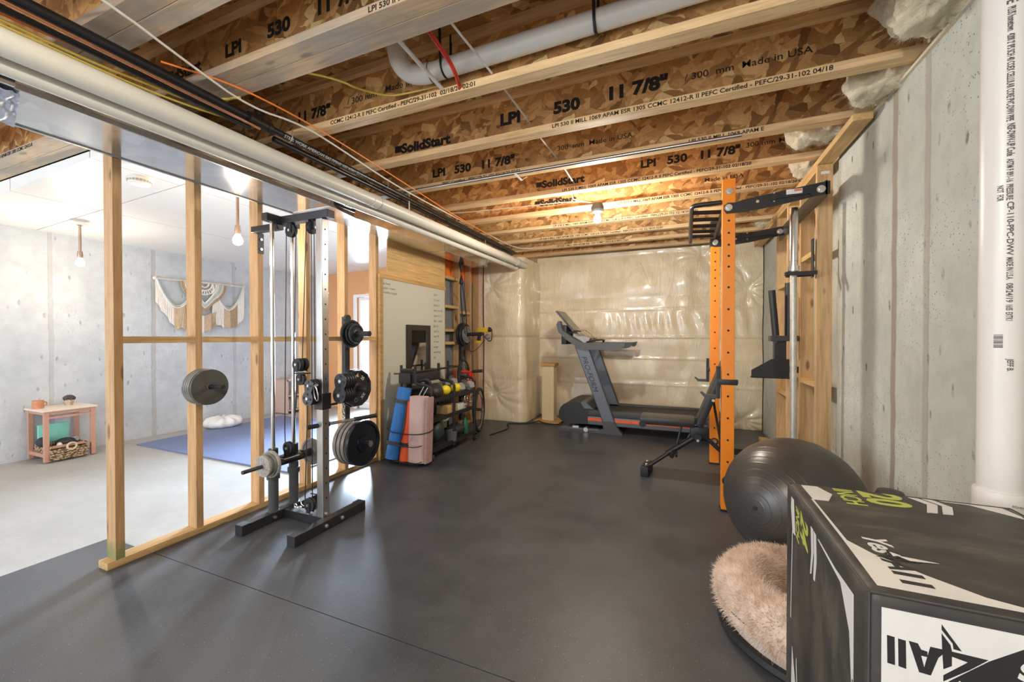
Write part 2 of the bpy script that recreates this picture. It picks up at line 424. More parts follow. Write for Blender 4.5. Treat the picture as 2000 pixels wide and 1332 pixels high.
# back wall: insulation behind clear poly, soft bulging mesh
def pleat(x, z, amp, tacks):
    v = 0
    for (tx, tz, a) in tacks:
        dx, dz = x-tx, z-tz; r = math.hypot(dx, dz)+1e-3; th = math.atan2(dz, dx)
        v += a*math.exp(-r*3.0)*(abs(math.sin(th*5.5+1.7*math.sin(th*2+tx)+.8*math.sin(r*9)))-.6)*min(1, r/.15) - .03*math.exp(-(r/.08)**2)
    return v*amp
tk = [(.3, 2.36, .015), (.84, 1.88, .045), (.78, .12, .04)]
def bw(u, v):
    x = -2.12 + u*3.13; z = .0 + v*2.50
    b = .03*math.sin(PI*((z/.61) % 1))**.5 if True else 0
    n = noise.noise(V((x*1.3, z*2.0, 1)))*.05 + noise.noise(V((x*5, z*2.2, 4)))*.016
    fold = .012*math.sin(x*38+z*7+4*noise.noise(V((x*2, z, 2))))*max(0, 1-abs(z-1.42)/.22)*max(0, min(1, (x+1.3)))
    seam = -.02*math.exp(-((z-1.235)/.012)**2) - .009*math.exp(-((z-1.64)/.01)**2) - .01*math.exp(-((z-.93)/.01)**2) - .01*math.exp(-((z-.55)/.01)**2)
    return (x, 6.15 - b*.42 - n*.8 - fold - seam*-1 - pleat(x, z, 1, tk), z)
m = MB(); m.grid(220, 170, bw); m.b2((-2.95, 6.22, 0), (1.22, 6.3, 2.83))
struct('wall_back', m, POLY, 'back wall of insulation blankets under shiny clear poly', ang=180)
# boxed-out bump wrapped the same way (rounded corner)
tk2 = [(.16, 2.0, .020), (.2, .42, .020)]
def bump(u, v):
    s = u*1.42; z = v*2.4
    n = noise.noise(V((s*1.6, z*1.6, 9)))*.04 + noise.noise(V((s*6, z*2, 5)))*.012
    off = n*.8 + .010*math.sin(PI*((z/.61) % 1))**.5 + pleat(s, z, 1.2, tk2) - .012*math.exp(-((z-1.235)/.012)**2)
    bot = max(0, .25-z)*.25; off += bot*.3
    R = .10; L1 = .58
    if s < L1: return (-2.76+s, 5.42-off, z)
    a = (s-L1)/R
    if a < PI/2: return (-2.76+L1+(R+off)*math.sin(a), 5.42+R-(R+off)*math.cos(a), z)
    return (-2.76+L1+R+off, 5.42+R+(s-L1-R*PI/2), z)
m = MB(); m.grid(120, 150, bump)
struct('wall_bump', m, POLY, 'rounded poly wrapped column of insulation beside the back wall', ang=180)

# ================================================================ joists
W1 = 'LPI 530 II MILL 1069 APAM ESR 1305 CCMC 12412-R II PEFC Certified - PEFC/29-31-102 02/18/20 02:01'
JG = 'engineered wood ceiling joists'
ZB = 2.5
def joist(yf, label, width=.075, dbl=False, bigs=(), flange=(), x0=-6.15, x1=1.02):
    """yf = far bottom edge; web of strand board, pine flanges, printed lettering"""
    y0 = yf-width; yc = yf-width/2
    t = thing('ceiling_joist', label, 'ceiling joist', ((x0+x1)/2, yc, ZB), JG)
    fm = WXG if dbl else WX
    ws = [(y0, yf)] if not dbl else [(y0, (y0+yf)/2-.001), ((y0+yf)/2+.001, yf)]
    for a, b in ws:
        m = MB(); m.b2((x0, a, ZB), (x1, b, ZB+.040), .002); m.build('bottom_flange', fm, t, smooth=False)
        m = MB(); m.b2((x0, a, ZB+.262), (x1, b, ZB+.300)); m.build('top_flange', WX, t, smooth=False)
        c = (a+b)/2; m = MB(); m.b2((x0, c-.005, ZB+.038), (x1, c+.005, ZB+.264)); m.build('web', OSB, t, smooth=False)
    wy = (ws[0][0]+ws[0][1])/2-.0056
    for (s, x, z, size, bold) in bigs:
        text(s, size, (x, wy, ZB+z), (1,0,0), (0,0,1), INK, t, bold=bold*1.5 if size > .07 else .004, xs=1.15)
    for (s, x, size) in flange:
        text(s, size, (x, y0-.0006, ZB+.008), (1,0,0), (0,0,1), INK, t, xs=1.1, bold=.02)
    return t
BIG = lambda x: [('LPI   530   11 7/8"', x, .11, .085, .03), ('/ 300  mm', x+1.22, .12, .045, .01), ('Made in USA', x+1.62, .12, .05, .012)]
SS = lambda x: [('\u2261SolidStart', x, .10, .085, .035)]
S = .032
joist(.40, 'ceiling joist above and behind the camera', bigs=BIG(-2))
joist(.995, 'weathered grey double joist cut by the top left corner of the photo', .155, True, x0=-6.15)
joist(1.41, 'wide weathered double joist with a knot in front of the white drain pipe', .165, True, bigs=[('LPI', -2.05, .10, .085, .03), ('530', -1.75, .11, .085, .03), ('11 7/8"', -1.45, .12, .085, .03), ('SolidStart', -2.6, .09, .08, .03)], flange=[('LPI 530 II MILL 1069', -1.13, S), ('LPI 530 II MILL 1069 APAM ESR 1305 CCMC 12412-R', -4.75, S)])
joist(1.884, 'single joist right behind the horizontal white drain pipe', bigs=[('11 7/8"', -2.25, .10, .085, .03), ('/ 300 mm', -1.83, .12, .05, .01), ('Made in USA', -1.55, .13, .05, .012)], flange=[('CCMC 12412-R II PEFC Certified - PEFC/29-31-102  02/18/20 02:01', -1.93, .032)])
joist(2.43, 'joist with the boldest black lettering, between the drain pipe joist and the conduit joist', bigs=[('\u2261SolidStart', -1.92, .07, .09, .035), ('LPI', -1.08, .11, .10, .035), ('530', -.72, .11, .095, .035), ('11 7/8"', -.40, .12, .10, .035), ('/ 300  mm  Made in USA', .02, .13, .05, .012)], flange=[('LPI 530 II MILL 1069 APAM ESR 1305 CCMC 12412-R II PEFC Certified - PEFC/29-31-102 04/18', -.72, .032)])
joist(2.955, 'joist carrying the thin steel conduit along its underside', bigs=[('LPI   530   11 7/8"', -1.95, .10, .09, .03), ('300  mm  Made in USA', -.85, .13, .05, .012)], flange=[('PEFC Certified - PEFC/29-31-102 02/18/20 02:01', -1.83, S), ('LPI 530 II MILL 1069 APAM E', .05, .032)])
joist(3.488, 'joist just in front of the bare bulb', bigs=[('\u2261SolidStart', -1.20, .08, .085, .03), ('LPI   530   11 7/8"', -.30, .12, .085, .03), ('300 mm Made in USA', .45, .15, .05, .012)], flange=[('LPI 530 II MILL 1069 APAM ESR 1305 CCMC 12412-R II PEFC Certified - PEFC/29-31-102 02/18/20', -.95, .032)])
joist(4.02, 'joist just behind the bare bulb', bigs=SS(-1.4)+[('Made in USA', .2, .12, .05, .012)], flange=[(W1, -.55, S)])
joist(4.55, 'second joist behind the bare bulb', bigs=[], flange=[(W1, -1.35, S)])
joist(5.08, 'third joist from the poly wrapped back wall', bigs=[], flange=[(W1, -1.7, S)])
joist(5.56, 'second joist from the poly wrapped back wall', bigs=[], flange=[(W1[:60], -1.6, S)])
joist(6.02, 'joist nearest the poly wrapped back wall', bigs=[], flange=[])

# ================================================================ stud wall
XG, XB = -2.79, -2.879        # gym face and far face
SG = 'open studs of the partition wall'
m = MB(); m.b2((XB, 1.125, .0), (XG, 5.42, .038), .002)
tag(m.build('bottom_plate', WY, loc=(XG-.045, 3.2, 0)), 'long pine bottom plate of the open stud partition', 'wall plate')
m = MB(); m.b2((XB, 1.125, 2.40), (XG, 5.42, 2.438)); m.b2((XB, 1.125, 2.44), (XG, 5.42, 2.478))
tag(m.build('top_plate', WY, loc=(XG-.045, 3.2, 2.4)), 'pine top plate of the partition above the steel duct', 'wall plate')
stud_y = [1.16, 1.552, 1.958, 2.36, 2.765, 3.17, 4.41, 4.79, 5.12, 5.36]
names = ['nearest stud of the partition with a green stain at its foot', 'partition stud carrying the small grey weight plates', 'partition stud that the cable machine top bracket bolts to',
         'partition stud seen behind the cable machine guide rods', 'partition stud behind the wall mounted plate pegs', 'partition stud at the left edge of the whiteboard',
         'partition stud at the right edge of the whiteboard', 'partition stud behind the hanging cords', 'reddish partition stud right of the hanging cords', 'last partition stud against the poly wrapped column']
for y, lb in zip(stud_y, names):
    m = MB(); m.b2((XB, y, .038), (XG, y+.040, 2.40), .002)
    o = tag(m.build('wall_stud', WZ_FOOT if y < 1.2 else WZ, loc=(XG-.045, y+.02, .038), smooth=False), lb, 'wall stud', SG)
BG = 'blocking between partition studs'
bn = ['nearest horizontal block of the partition, between the first two studs', 'horizontal block left of the cable machine', 'horizontal block behind the guide rods', 'horizontal block right of the steel upright', 'horizontal block behind the top plate peg']
for i in range(5):
    m = MB(); m.b2((XB, stud_y[i]+.04, 1.205), (XG, stud_y[i+1], 1.243), .002)
    tag(m.build('wall_blocking', WY, loc=(XG-.045, stud_y[i]+.2, 1.205), smooth=False), bn[i], 'wall blocking', BG)
for k, (i, z, lb) in enumerate([(6, 2.0, 'top'), (6, 1.62, 'second'), (6, 1.31, 'third'), (6, 1.14, 'lowest'), (7, 1.56, 'upper right'), (7, 1.28, 'lower right')]):
    m = MB(); m.b2((XB+.02, stud_y[i]+.04, z), (XG, stud_y[i+1], z+.038), .002)
    tag(m.build('wall_blocking', WY, loc=(XG-.045, stud_y[i]+.2, z), smooth=False), lb + ' short block in the framing right of the whiteboard', 'wall blocking', BG)
# backing behind the right-hand framing: grey panels seen between studs
GREYB = plain('grey_backing_board', (.20, .22, .24), .5, var=.1, scale=5)
m = MB(); m.b2((-2.95, 4.36, 0), (-2.885, 5.5, 2.05)); struct('wall_panel', m, GREYB, 'grey backing panel behind the framing right of the whiteboard', smooth=False)
m = MB(); m.b2((-2.95, 4.36, 2.05), (-2.885, 5.5, 2.48)); struct('wall_panel', m, plain('bright_orange_board', (.9, .22, .03), .6), 'bright orange board above the grey backing panel', smooth=False)
m = MB(); m.b2((-2.80, 5.385, .0), (-2.70, 5.44, 2.42)); struct('trim_2', m, plain('pale_pink_stud', (.72, .52, .38), .6, var=.1), 'pale wood edge between framing and poly', smooth=False)

# furring studs on the right wall
FG = 'studs of the right-hand framing'
m = MB(); m.b2((.885, 2.80, 2.44), (.975, 6.0, 2.478)); m.b2((.885, 3.42, 2.40), (.975, 6.0, 2.438))
tag(m.build('top_plate', WY, loc=(.93, 4.5, 2.4), smooth=False), 'doubled top plate of the framing by the concrete wall', 'wall plate')
m = MB(); m.b2((.885, 3.42, 0), (.975, 5.6, .038)); tag(m.build('bottom_plate', WY, loc=(.93, 4.5, 0), smooth=False), 'bottom plate of the framing behind the exercise ball', 'wall plate')
for y, lb in ((3.42, 'nearest stud of the right-hand framing'), (3.83, 'second stud of the right-hand framing'), (4.24, 'stud of the right-hand framing behind the barbell'), (4.65, 'farthest stud of the right-hand framing')):
    m = MB(); m.b2((.885, y, .038), (.975, y+.038, 2.40), .002)
    tag(m.build('wall_stud', WZR, loc=(.93, y, .038), smooth=False), lb, 'wall stud', FG)
for i, (y, z, lb) in enumerate([(3.458, 1.83, 'upper block in the first bay'), (3.868, 1.79, 'upper block in the second bay'), (4.278, 1.70, 'upper block in the third bay'), (3.458, .88, 'lower block in the first bay'), (3.868, .87, 'lower block in the second bay'), (4.278, .70, 'lower block in the third bay')]):
    m = MB(); m.b2((.89, y, z), (.975, y+.372, z+.038), .002)
    tag(m.build('wall_blocking', WY, loc=(.93, y+.23, z), smooth=False), lb + ' of the right-hand framing', 'wall blocking', 'blocking of the right-hand framing')
m = MB(); m.b2((.905, 3.4185, 2.372), (.955, 3.4195, 2.392))
tag(m.build('price_sticker', plain('white_label', (.8, .78, .76), .5), loc=(.93, 3.419, 2.38)), 'small white sticker at the top of the nearest right-hand stud', 'sticker')

# rim insulation tufts between the joists on the right
def tuft(c, sx, sy, sz, lb, seed):
    m = MB(); m.sphere((0,0,0), 1, 96, (sx, sy, sz)); rnd = random.Random(seed)
    for v in m.v:
        p = V((v.x*7+seed, v.y*7, v.z*5)); n = noise.turbulence(p, 3, False, noise_basis='PERLIN_ORIGINAL')*.34 + noise.noise(V((v.x*40, v.y*14, v.z*22+seed)))*.09
        v *= .87+n; v += V(c)
        v.x = min(v.x, 1.03); v.z = max(v.z, 2.462)
    vs = []; fs = []; base = [V(v) for v in m.v]
    for _ in range(5200):
        p = rnd.choice(base); nrm = (p-V(c)).normalized(); d = (nrm*.6 + V((rnd.gauss(0,.6), rnd.gauss(0,.6), rnd.gauss(-.2,.5)))).normalized(); L = rnd.uniform(.012, .04)
        s_ = nrm.orthogonal().normalized()*.0007; o = len(vs)
        vs += [p-s_, p+s_, p+d*L]; fs.append((o, o+1, o+2))
    m.add(vs, fs)
    return tag(m.build('insulation_batt', FLUFF, loc=c, ang=180, keep=True), lb, 'insulation', 'fibreglass in the joist ends')
tuft((.93, 2.12, 2.62), .19, .22, .17, 'cream insulation stuffed in the joist bay above the white wall pipe', 3)
tuft((.90, 1.62, 2.64), .24, .26, .18, 'large insulation blanket in the joist bay at the top right of the photo', 11)
tuft((.95, 2.68, 2.60), .16, .22, .15, 'pale insulation where the top plate begins', 5)
tuft((.84, 3.2, 2.62), .17, .2, .13, 'insulation in the joist bay above the nearest right-hand stud', 8)
tuft((.90, 3.74, 2.62), .11, .2, .14, 'insulation in the joist bay behind the orange upright', 14)
tuft((.90, 5.3, 2.56), .12, .16, .10, 'small insulation tuft above the far rack bracket', 21)
# ================================================================ duct
zb, xf, xn = 2.203, -2.79+.004, -2.373
t = thing('air_duct', 'long shiny galvanised steel duct running over the stud partition', 'duct', (-2.58, 1.2, zb))
m = MB(); m.b2((xf, -1.6, zb), (xn, 2.24, zb+.20), .003); m.build('trunk', DUCT, t, smooth=False)
m = MB()
m.b2((xf-.004, -1.6, zb-.006), (xf+.012, 2.24, zb+.004)); m.b2((xf-.004, 2.225, zb-.006), (xn+.006, 2.245, zb+.21)); m.b2((xn-.004, .70, zb-.004), (xn+.006, 2.24, zb+.02))
m.build('seam_flange', plain('galvanized_edge', (.45, .47, .49), .35, .9), t, smooth=False)
m = MB(); a = [(xf, 2.245, zb), (xn, 2.245, zb), (xn, 2.245, zb+.2), (xf, 2.245, zb+.2)]; b = [(xf+.09, 2.53, zb+.01), (-2.45, 2.53, zb+.01), (-2.45, 2.53, zb+.2), (xf+.09, 2.53, zb+.2)]
m.add(a+b, [(0,1,5,4), (1,2,6,5), (2,3,7,6), (3,0,4,7)]); m.build('reducer', DUCT, t, smooth=False)
m = MB(); m.b2((xf+.09, 2.53, zb+.01), (-2.45, 4.98, zb+.2), .003)
m.b2((xf+.085, 4.97, zb+.005), (-2.445, 4.99, zb+.205)); m.b2((xf+.085, 3.9, zb+.005), (-2.445, 3.92, zb+.205)); m.build('narrow_trunk', DUCT, t, smooth=False)
BLKTAPE = plain('black_duct_tape', (.02, .022, .03), .35, var=.3)
m = MB(); m.b2((xn-.002, .2, zb+.02), (xn+.008, .70, zb+.20)); m.build('dark_joint', BLKTAPE, t, smooth=False)
m = MB(); m.b2((xn-.01, 2.245, zb+.02), (xn+.004, 2.46, zb+.2)); m.build('dark_joint', BLKTAPE, t, smooth=False)
for y in (3.2, 4.7):
    m = MB(); m.b2((-2.47, y, zb+.19), (-2.468, y+.03, 2.50)); m.build('hanger_strap', BOLT, t, smooth=False)
# crumpled foil sleeve near the left edge
m = MB()
def slv(u, v):
    x = xf+.0 + u*(xn-xf-.02); y = .56+v*(.26-.1*u)
    return (x, y, zb-.004 - .010*abs(math.sin(v*17+u*5+3*noise.noise(V((u*5, v*3, 1))))))
m.grid(30, 24, slv); m.build('foil_wrap', plain('crumpled_foil', (.42, .46, .55), .4, .8, var=.2), t, ang=180)

# ================================================================ pipes along the duct
def straight(name, label, cat, p, q, r, mat, n=24):
    m = MB(); m.cyl(p, q, r, n=n); return tag(m.build(name, mat, loc=p), label, cat)
t = thing('drain_pipe', 'upper and thicker of the two long cream PVC pipes along the duct', 'pipe', (-2.07, 1.5, 2.24))
m = MB(); m.cyl((-2.07, -1.4, 2.19), (-2.07, 5.46, 2.276), .0455, n=28); m.build('pipe_run', PVC, t)
m = MB()
for y in (2.30, 5.1): z = 2.207+.0125*y; m = MB(); m.cyl((-2.07, y, z), (-2.07, y+.07, z+.001), .0485, n=28); m.build('coupling', PVC, t)
m = MB(); m.cyl((-2.07, 2.37, 2.2367), (-2.07, 2.375, 2.2368), .0492, n=28); m.cyl((-2.07, 5.17, 2.271), (-2.07, 5.178, 2.271), .0492, n=28); m.build('clamp_band', plain('grey_band', (.25, .26, .27), .4), t)
t = thing('drain_pipe', 'lower and thinner of the two long cream PVC pipes along the duct', 'pipe', (-2.155, 1.5, 2.18))
m = MB(); m.cyl((-2.155, -1.4, 2.155), (-2.155, 5.32, 2.220), .031, n=24); m.build('pipe_run', PVC, t)
for ya, yb in ((2.15, 2.21), (5.05, 5.12), (5.22, 5.32)):
    m = MB(); m.cyl((-2.155, ya, 2.161+.0126*ya), (-2.155, yb, 2.161+.0126*yb), .034, n=24); m.build('coupling', PVC, t)
for y in (2.9, 4.4):
    m = MB(); m.b2((-2.190, y, 2.2), (-2.1885, y+.02, 2.50)); m.build('hanger_strap', BOLT, t, smooth=False)
# gas pipe
GX, GZ = -2.2, 2.452
t = thing('gas_pipe', 'thick black steel gas pipe hung right under the joists', 'pipe', (GX, 1.5, GZ))
m = MB(); m.cyl((GX, -1.4, GZ), (GX, 1.53, GZ), .0225, n=20); m.build('front_length', BLACKP, t)
m = MB(); m.cyl((GX, 1.53, GZ), (GX+.02, 5.36, GZ-.01), .019, n=20); m.build('rear_length', BLACKP, t)
m = MB(); m.cyl((GX, 1.50, GZ), (GX, 1.61, GZ), .029, n=20); m.cyl((GX, 1.49, GZ), (GX, 1.515, GZ), .033, n=20); m.cyl((GX, 1.6, GZ), (GX, 1.625, GZ), .031, n=20)
m.cyl((GX, 1.56, GZ), (GX, 1.56, GZ+.06), .022, n=16); m.cyl((GX, 1.56, GZ+.05), (GX, 1.56, GZ+.075), .026, n=16); m.build('tee_fitting', plain('malleable_iron', (.05, .045, .04), .35, .7), t)
WI = plain('white_stencil_ink', (.6, .6, .58), .6)
text('STEEL WORK AMERICAN GAS PIPING  A53 W3W  ZEKELMAN  STEEL WORK  AMERICAN GAS  A53 GAS PIPE  WHEATLAND  ZEKELMAN', .026, (GX+.0145, 1.70, GZ-.018), (0,1,0), (.6, 0, .75), WI, t)
for y in (1.75, 2.62, 3.7, 4.9):
    m = MB(); m.tube([(GX-.024, y, 2.5), (GX-.024, y, GZ), (GX-.012, y, GZ-.021), (GX+.012, y, GZ-.021), (GX+.024, y, GZ), (GX+.024, y, 2.5)], .0028, 6, smooth=1); m.build('hanger_strap', BOLT, t)
straight('gas_pipe', 'second black pipe lying just below and left of the gas pipe', 'pipe', (-2.2, -1.4, 2.386), (-2.2, 1.50, 2.398), .0125, BLACKP)
straight('gas_pipe', 'slim dark pipe behind the labelled gas pipe toward the back wall', 'pipe', (-2.275, 1.7, 2.44), (-2.25, 5.36, 2.44), .017, BLACKP)
m = MB(); m.tube([(-2.13, -1.2, 2.385), (-2.13, .9, 2.382), (-2.135, 1.3, 2.385), (-2.16, 1.45, 2.40), (-2.2, 1.56, 2.42)], .007, 10, smooth=2)
tag(m.build('copper_pipe', COPPER, loc=(-2.13, 0, 2.38)), 'thin copper tube running alongside the black gas pipe', 'pipe')

def cable(label, pts, r, mat, name='cable', sm=2, cat='cable'):
    m = MB(); m.tube(pts, r, 8, smooth=sm); return tag(m.build(name, mat, loc=pts[0]), label, cat)
WCAB = plain('white_cable_jacket', (.72, .68, .62), .45, var=.05)
YCAB = plain('yellow_cable_jacket', (.72, .55, .10), .45, var=.1)
OCAB = plain('orange_cable_jacket', (.85, .22, .03), .45, var=.1)
cable('thick white cable crossing the top left corner under the joists then following the gas pipe', [(-1.93, .3, 2.49), (-1.95, .775, 2.48), (-2.05, 1.118, 2.475), (-2.13, 1.45, 2.47), (-2.05, 1.7, 2.485), (-2.03, 1.95, 2.46), (-2.11, 2.55, 2.46), (-2.15, 3.2, 2.475), (-2.14, 4.2, 2.48), (-2.12, 5.2, 2.475), (-1.9, 5.32, 2.48)], .0055, WCAB)
cable('bright orange cable curving down from the joists to the gas pipe', [(-2.178, 1.08, 2.49), (-2.055, 1.284, 2.49), (-2.007, 1.518, 2.485), (-1.992, 1.836, 2.48), (-2.04, 2.573, 2.478), (-2.12, 3.6, 2.475), (-2.14, 4.9, 2.475)], .0048, OCAB)
cable('orange cable in the dark gap at the top left', [(-2.40, .60, 2.475), (-2.374, .786, 2.468), (-2.33, .95, 2.462), (-2.308, 1.115, 2.46), (-2.25, 1.35, 2.49)], .006, OCAB)
cable('yellow cable between the cream pipe and the black pipe at the top left', [(-2.40, .45, 2.455), (-2.40, .80, 2.452), (-2.39, .974, 2.452), (-2.35, 1.139, 2.452), (-2.34, 1.3, 2.46), (-2.12, 1.40, 2.49)], .0065, YCAB)
cable('second yellow cable beneath the first at the top left', [(-2.42, .45, 2.442), (-2.41, .85, 2.440), (-2.40, 1.05, 2.438), (-2.37, 1.25, 2.44), (-2.32, 1.5, 2.46), (-2.28, 1.7, 2.51)], .0055, YCAB)
cable('yellow cable looping below the joist bay of the white drain pipe', [(-1.66, 1.40, 2.505), (-1.571, 1.52, 2.52), (-1.56, 1.664, 2.545), (-1.47, 1.779, 2.555), (-1.352, 1.803, 2.56), (-1.183, 1.843, 2.58)], .005, YCAB)
NR = lambda P, k: [(p[0]*k, p[1]*k, 1.24+(p[2]-1.24)*k) for p in P]
cable('red water tube bending through the joist bay', NR([(-1.06, 1.36, 2.66), (-1.068, 1.5, 2.655), (-1.069, 1.625, 2.64), (-1.052, 1.725, 2.60), (-1.062, 1.80, 2.585), (-1.095, 1.90, 2.58)], .955), .0105, plain('red_tube', (.62, .04, .02), .35), 'water_tube', cat='tube')
PEX = plain('white_pex_tube', (.75, .73, .70), .35, var=.03)
straight('water_tube', 'thick white tube slanting through the joist bay left of the red tube', 'tube', *NR([(-1.208, 1.45, 2.62), (-1.206, 1.90, 2.60)], .955), .010, PEX)
for (p, q, lb) in (((-.886, 1.385, 2.548), (-.858, 1.80, 2.54), 'between the wide double joist and the drain pipe joist'), ((-.885, 1.86, 2.585), (-.873, 2.385, 2.585), 'in front of the boldly lettered joist'), ((-.877, 2.40, 2.58), (-.852, 2.91, 2.58), 'behind the boldly lettered joist'), ((-.84, 2.93, 2.57), (-.845, 3.44, 2.565), 'just behind the conduit joist')):
    straight('water_tube', 'thin white sprinkler tube ' + lb, 'tube', p, q, .0055, PEX, 12)
cable('thin white wire running level from the pipes to the bare bulb', [(-2.19, 3.50, 2.488), (-1.905, 3.56, 2.488), (-1.334, 3.60, 2.488), (-.927, 3.63, 2.487), (-.787, 3.70, 2.485), (-.74, 3.74, 2.485)], .004, WCAB)
cable('short white wire dropping from the joist to the bulb holder', [(-.88, 3.45, 2.56), (-.885, 3.5, 2.50), (-.90, 3.6, 2.485), (-.75, 3.7, 2.475)], .004, WCAB)
t = thing('conduit', 'slim grey steel conduit clipped under a joist across the room', 'conduit', (-1.0, 2.84, 2.48))
m = MB(); m.cyl((-2.3, 2.84, 2.485), (.35, 2.84, 2.485), .0115, n=14); m.build('pipe_run', STEEL, t)
m = MB(); m.b2((-1.16, 2.825, 2.47), (-1.145, 2.96, 2.476)); m.bar((-1.15, 2.96, 2.474), (-1.13, 3.02, 2.52), .012, .003); m.build('strap', PVCW, t)
# white drain pipe between joists
t = thing('drain_pipe', 'white PVC drain pipe with an elbow running inside the joist bay overhead', 'pipe', (-.5, 1.76, 2.62))
m = MB(); m.cyl((-1.19, 1.76, 2.60), (.66, 1.76, 2.62), .045, n=28); m.build('pipe_run', PVCW, t)
m = MB(); m.tube([(-1.17, 1.76, 2.60), (-1.24, 1.76, 2.602), (-1.305, 1.735, 2.61), (-1.33, 1.69, 2.64), (-1.335, 1.67, 2.70), (-1.335, 1.67, 2.80)], .0475, 20, smooth=2); m.build('elbow', PVCW, t)
m = MB(); m.torus((-1.18, 1.76, 2.60), .0475, .0025, (1,0,0)); m.torus((-1.335, 1.67, 2.71), .0475, .0025, (0,0,1)); m.build('glue_joint', plain('dark_joint_line', (.1, .1, .1), .6), t)
for x in (-1.10, -.34):
    m = MB(); m.tube([(x, 1.708, 2.8), (x, 1.710, 2.63), (x, 1.722, 2.575), (x, 1.76, 2.553), (x, 1.798, 2.575), (x, 1.81, 2.63), (x, 1.812, 2.8)], .007, 8, smooth=2); m.build('strap', BLK, t)

# vertical pipe at the right
t = thing('wall_pipe', 'tall white PVC pipe standing against the concrete wall behind the jump box', 'pipe', (.905, 1.70, 0))
m = MB(); m.cyl((.905, 1.70, .0), (.905, 1.70, 2.8), .050, n=40); m.build('pipe_run', PVCW, t)
m = MB(); m.lathe([(.050, 0), (.058, .0), (.058, .055), (.0555, .06), (.050, .06)], (.905, 1.70, .715), n=40); m.build('coupling', PVCW, t)
GINK = plain('faded_grey_ink', (.10, .09, .085), .7)
# printing read top to bottom, wrapped on the front of the pipe
dirn = V((-.905, -1.70, 0)).normalized(); side = V((-dirn.y, dirn.x, 0))
def ptext(s, z, z2, ang, size, bold=.015):
    a = math.radians(ang); n = dirn*math.cos(a) + side*math.sin(a)
    p = V((.905, 1.70, z)) + n*.0506; xd = V((0,0,-1)); yd = n.cross(xd)
    return text(s, size, p, xd, yd, GINK, t, bold=bold, fit=z-z2)
ptext('CORE  PIPE', 2.335, 2.214, 2, .030, .02); ptext('PLUS hometown', 2.205, 2.135, 4, .022)
ptext("4200 2' IPS SCH 40 COEX CELLULAR CORE PVC-DWV PIPE", 2.127, 1.872, 4, .020)
ptext('NSF-DWV-UP Code', 1.865, 1.770, 6, .021, .02); ptext('ASTM F 891-16  PRESSURE', 1.762, 1.642, 6, .018); ptext('NOT  FOR', 1.688, 1.642, -14, .018)
ptext('CP-110-PPC-DWV', 1.637, 1.48, 8, .018); ptext('MADE IN U.S.A.', 1.474, 1.408, 8, .018); ptext('08/24/19', 1.398, 1.342, 8, .018); ptext('16:05', 1.336, 1.318, 8, .018); ptext('EXTK1', 1.313, 1.288, 8, .018); ptext('JEFF B.', 1.175, 1.139, 12, .017)
m = MB(); a = math.radians(-8)
for k in range(9):
    n = dirn*math.cos(a) + side*math.sin(a); y = n.cross(V((0,0,-1))); p = V((.905, 1.70, 1.246-.0045*k)) + n*.0504
    m.bar(p - y*.009, p + y*.009, .0018+.0008*(k % 3), .0006, up=n)
m.build('barcode', GINK, t, smooth=False)
n = dirn; text('SCHEDULE 40', .008, V((.905, 1.70, .742)) + (dirn*math.cos(.4)-side*math.sin(.4)*-1)*.0588, side, (0,0,1), GINK, t)

# ================================================================ bulbs
def emis(name, col, st):
    t = NT(name); t.b.inputs['Emission Color'].default_value = (*col, 1); t.b.inputs['Emission Strength'].default_value = st
    return t.set((1, 1, 1, 1), .3)
WARM = emis('lit_bulb_warm', (1, .78, .48), 22); COOL = emis('lit_bulb', (1, .90, .74), 26)
def lamp(p, power, col, r=.035, parent=None):
    l = bpy.data.lights.new('bulb_light', 'POINT'); l.energy = power; l.color = col; l.shadow_soft_size = r
    o = bpy.data.objects.new('bulb_light', l); C.objects.link(o); o.location = p; return o
def bulb_thing(label, x, y, ztop, zb_, mat, holder, kind):
    t = thing('light_bulb', label, 'light bulb', (x, y, zb_))
    if kind == 'pendant':
        m = MB(); m.lathe([(0, 0), (.06, 0), (.065, -.012), (.02, -.016)], (x, y, ztop)); m.build('ceiling_rose', PVCW, t)
        m = MB(); m.cyl((x, y, zb_+.10), (x, y, ztop-.01), .011, n=14); m.build('rod', holder, t)
        m = MB(); m.lathe([(.0, .105), (.018, .10), (.022, .06), (.018, .035), (0, .034)], (x, y, zb_)); m.build('socket', holder, t)
    else:
        m = MB(); m.lathe([(0, .13), (.045, .13), (.058, .10), (.058, .075), (.048, .05), (.03, .045), (0, .044)], (x, y, zb_)); m.build('lamp_holder', holder, t)
    m = MB(); m.lathe([(.014, .045), (.016, .03), (.029, .008), (.034, -.012), (.030, -.034), (.015, -.046), (0, -.048)], (x, y, zb_)); m.build('glass_bulb', mat, t)
    return t
bulb_thing('bare lit bulb in a dark holder under the gym joists', -.70, 3.72, 2.5, 2.335, COOL, plain('dark_grey_plastic', (.10, .10, .10), .5), 'flush')
bulb_thing('lit bulb hanging on a rod near the far left wall', -5.40, 2.0, 2.345, 1.975, WARM, plain('aged_brass', (.45, .33, .24), .4, .6), 'pendant')
bulb_thing('lit bulb hanging on a rod between the second and third partition studs', -3.10, 2.02, 2.345, 1.985, WARM, plain('aged_brass', (.45, .33, .24), .4, .6), 'pendant')
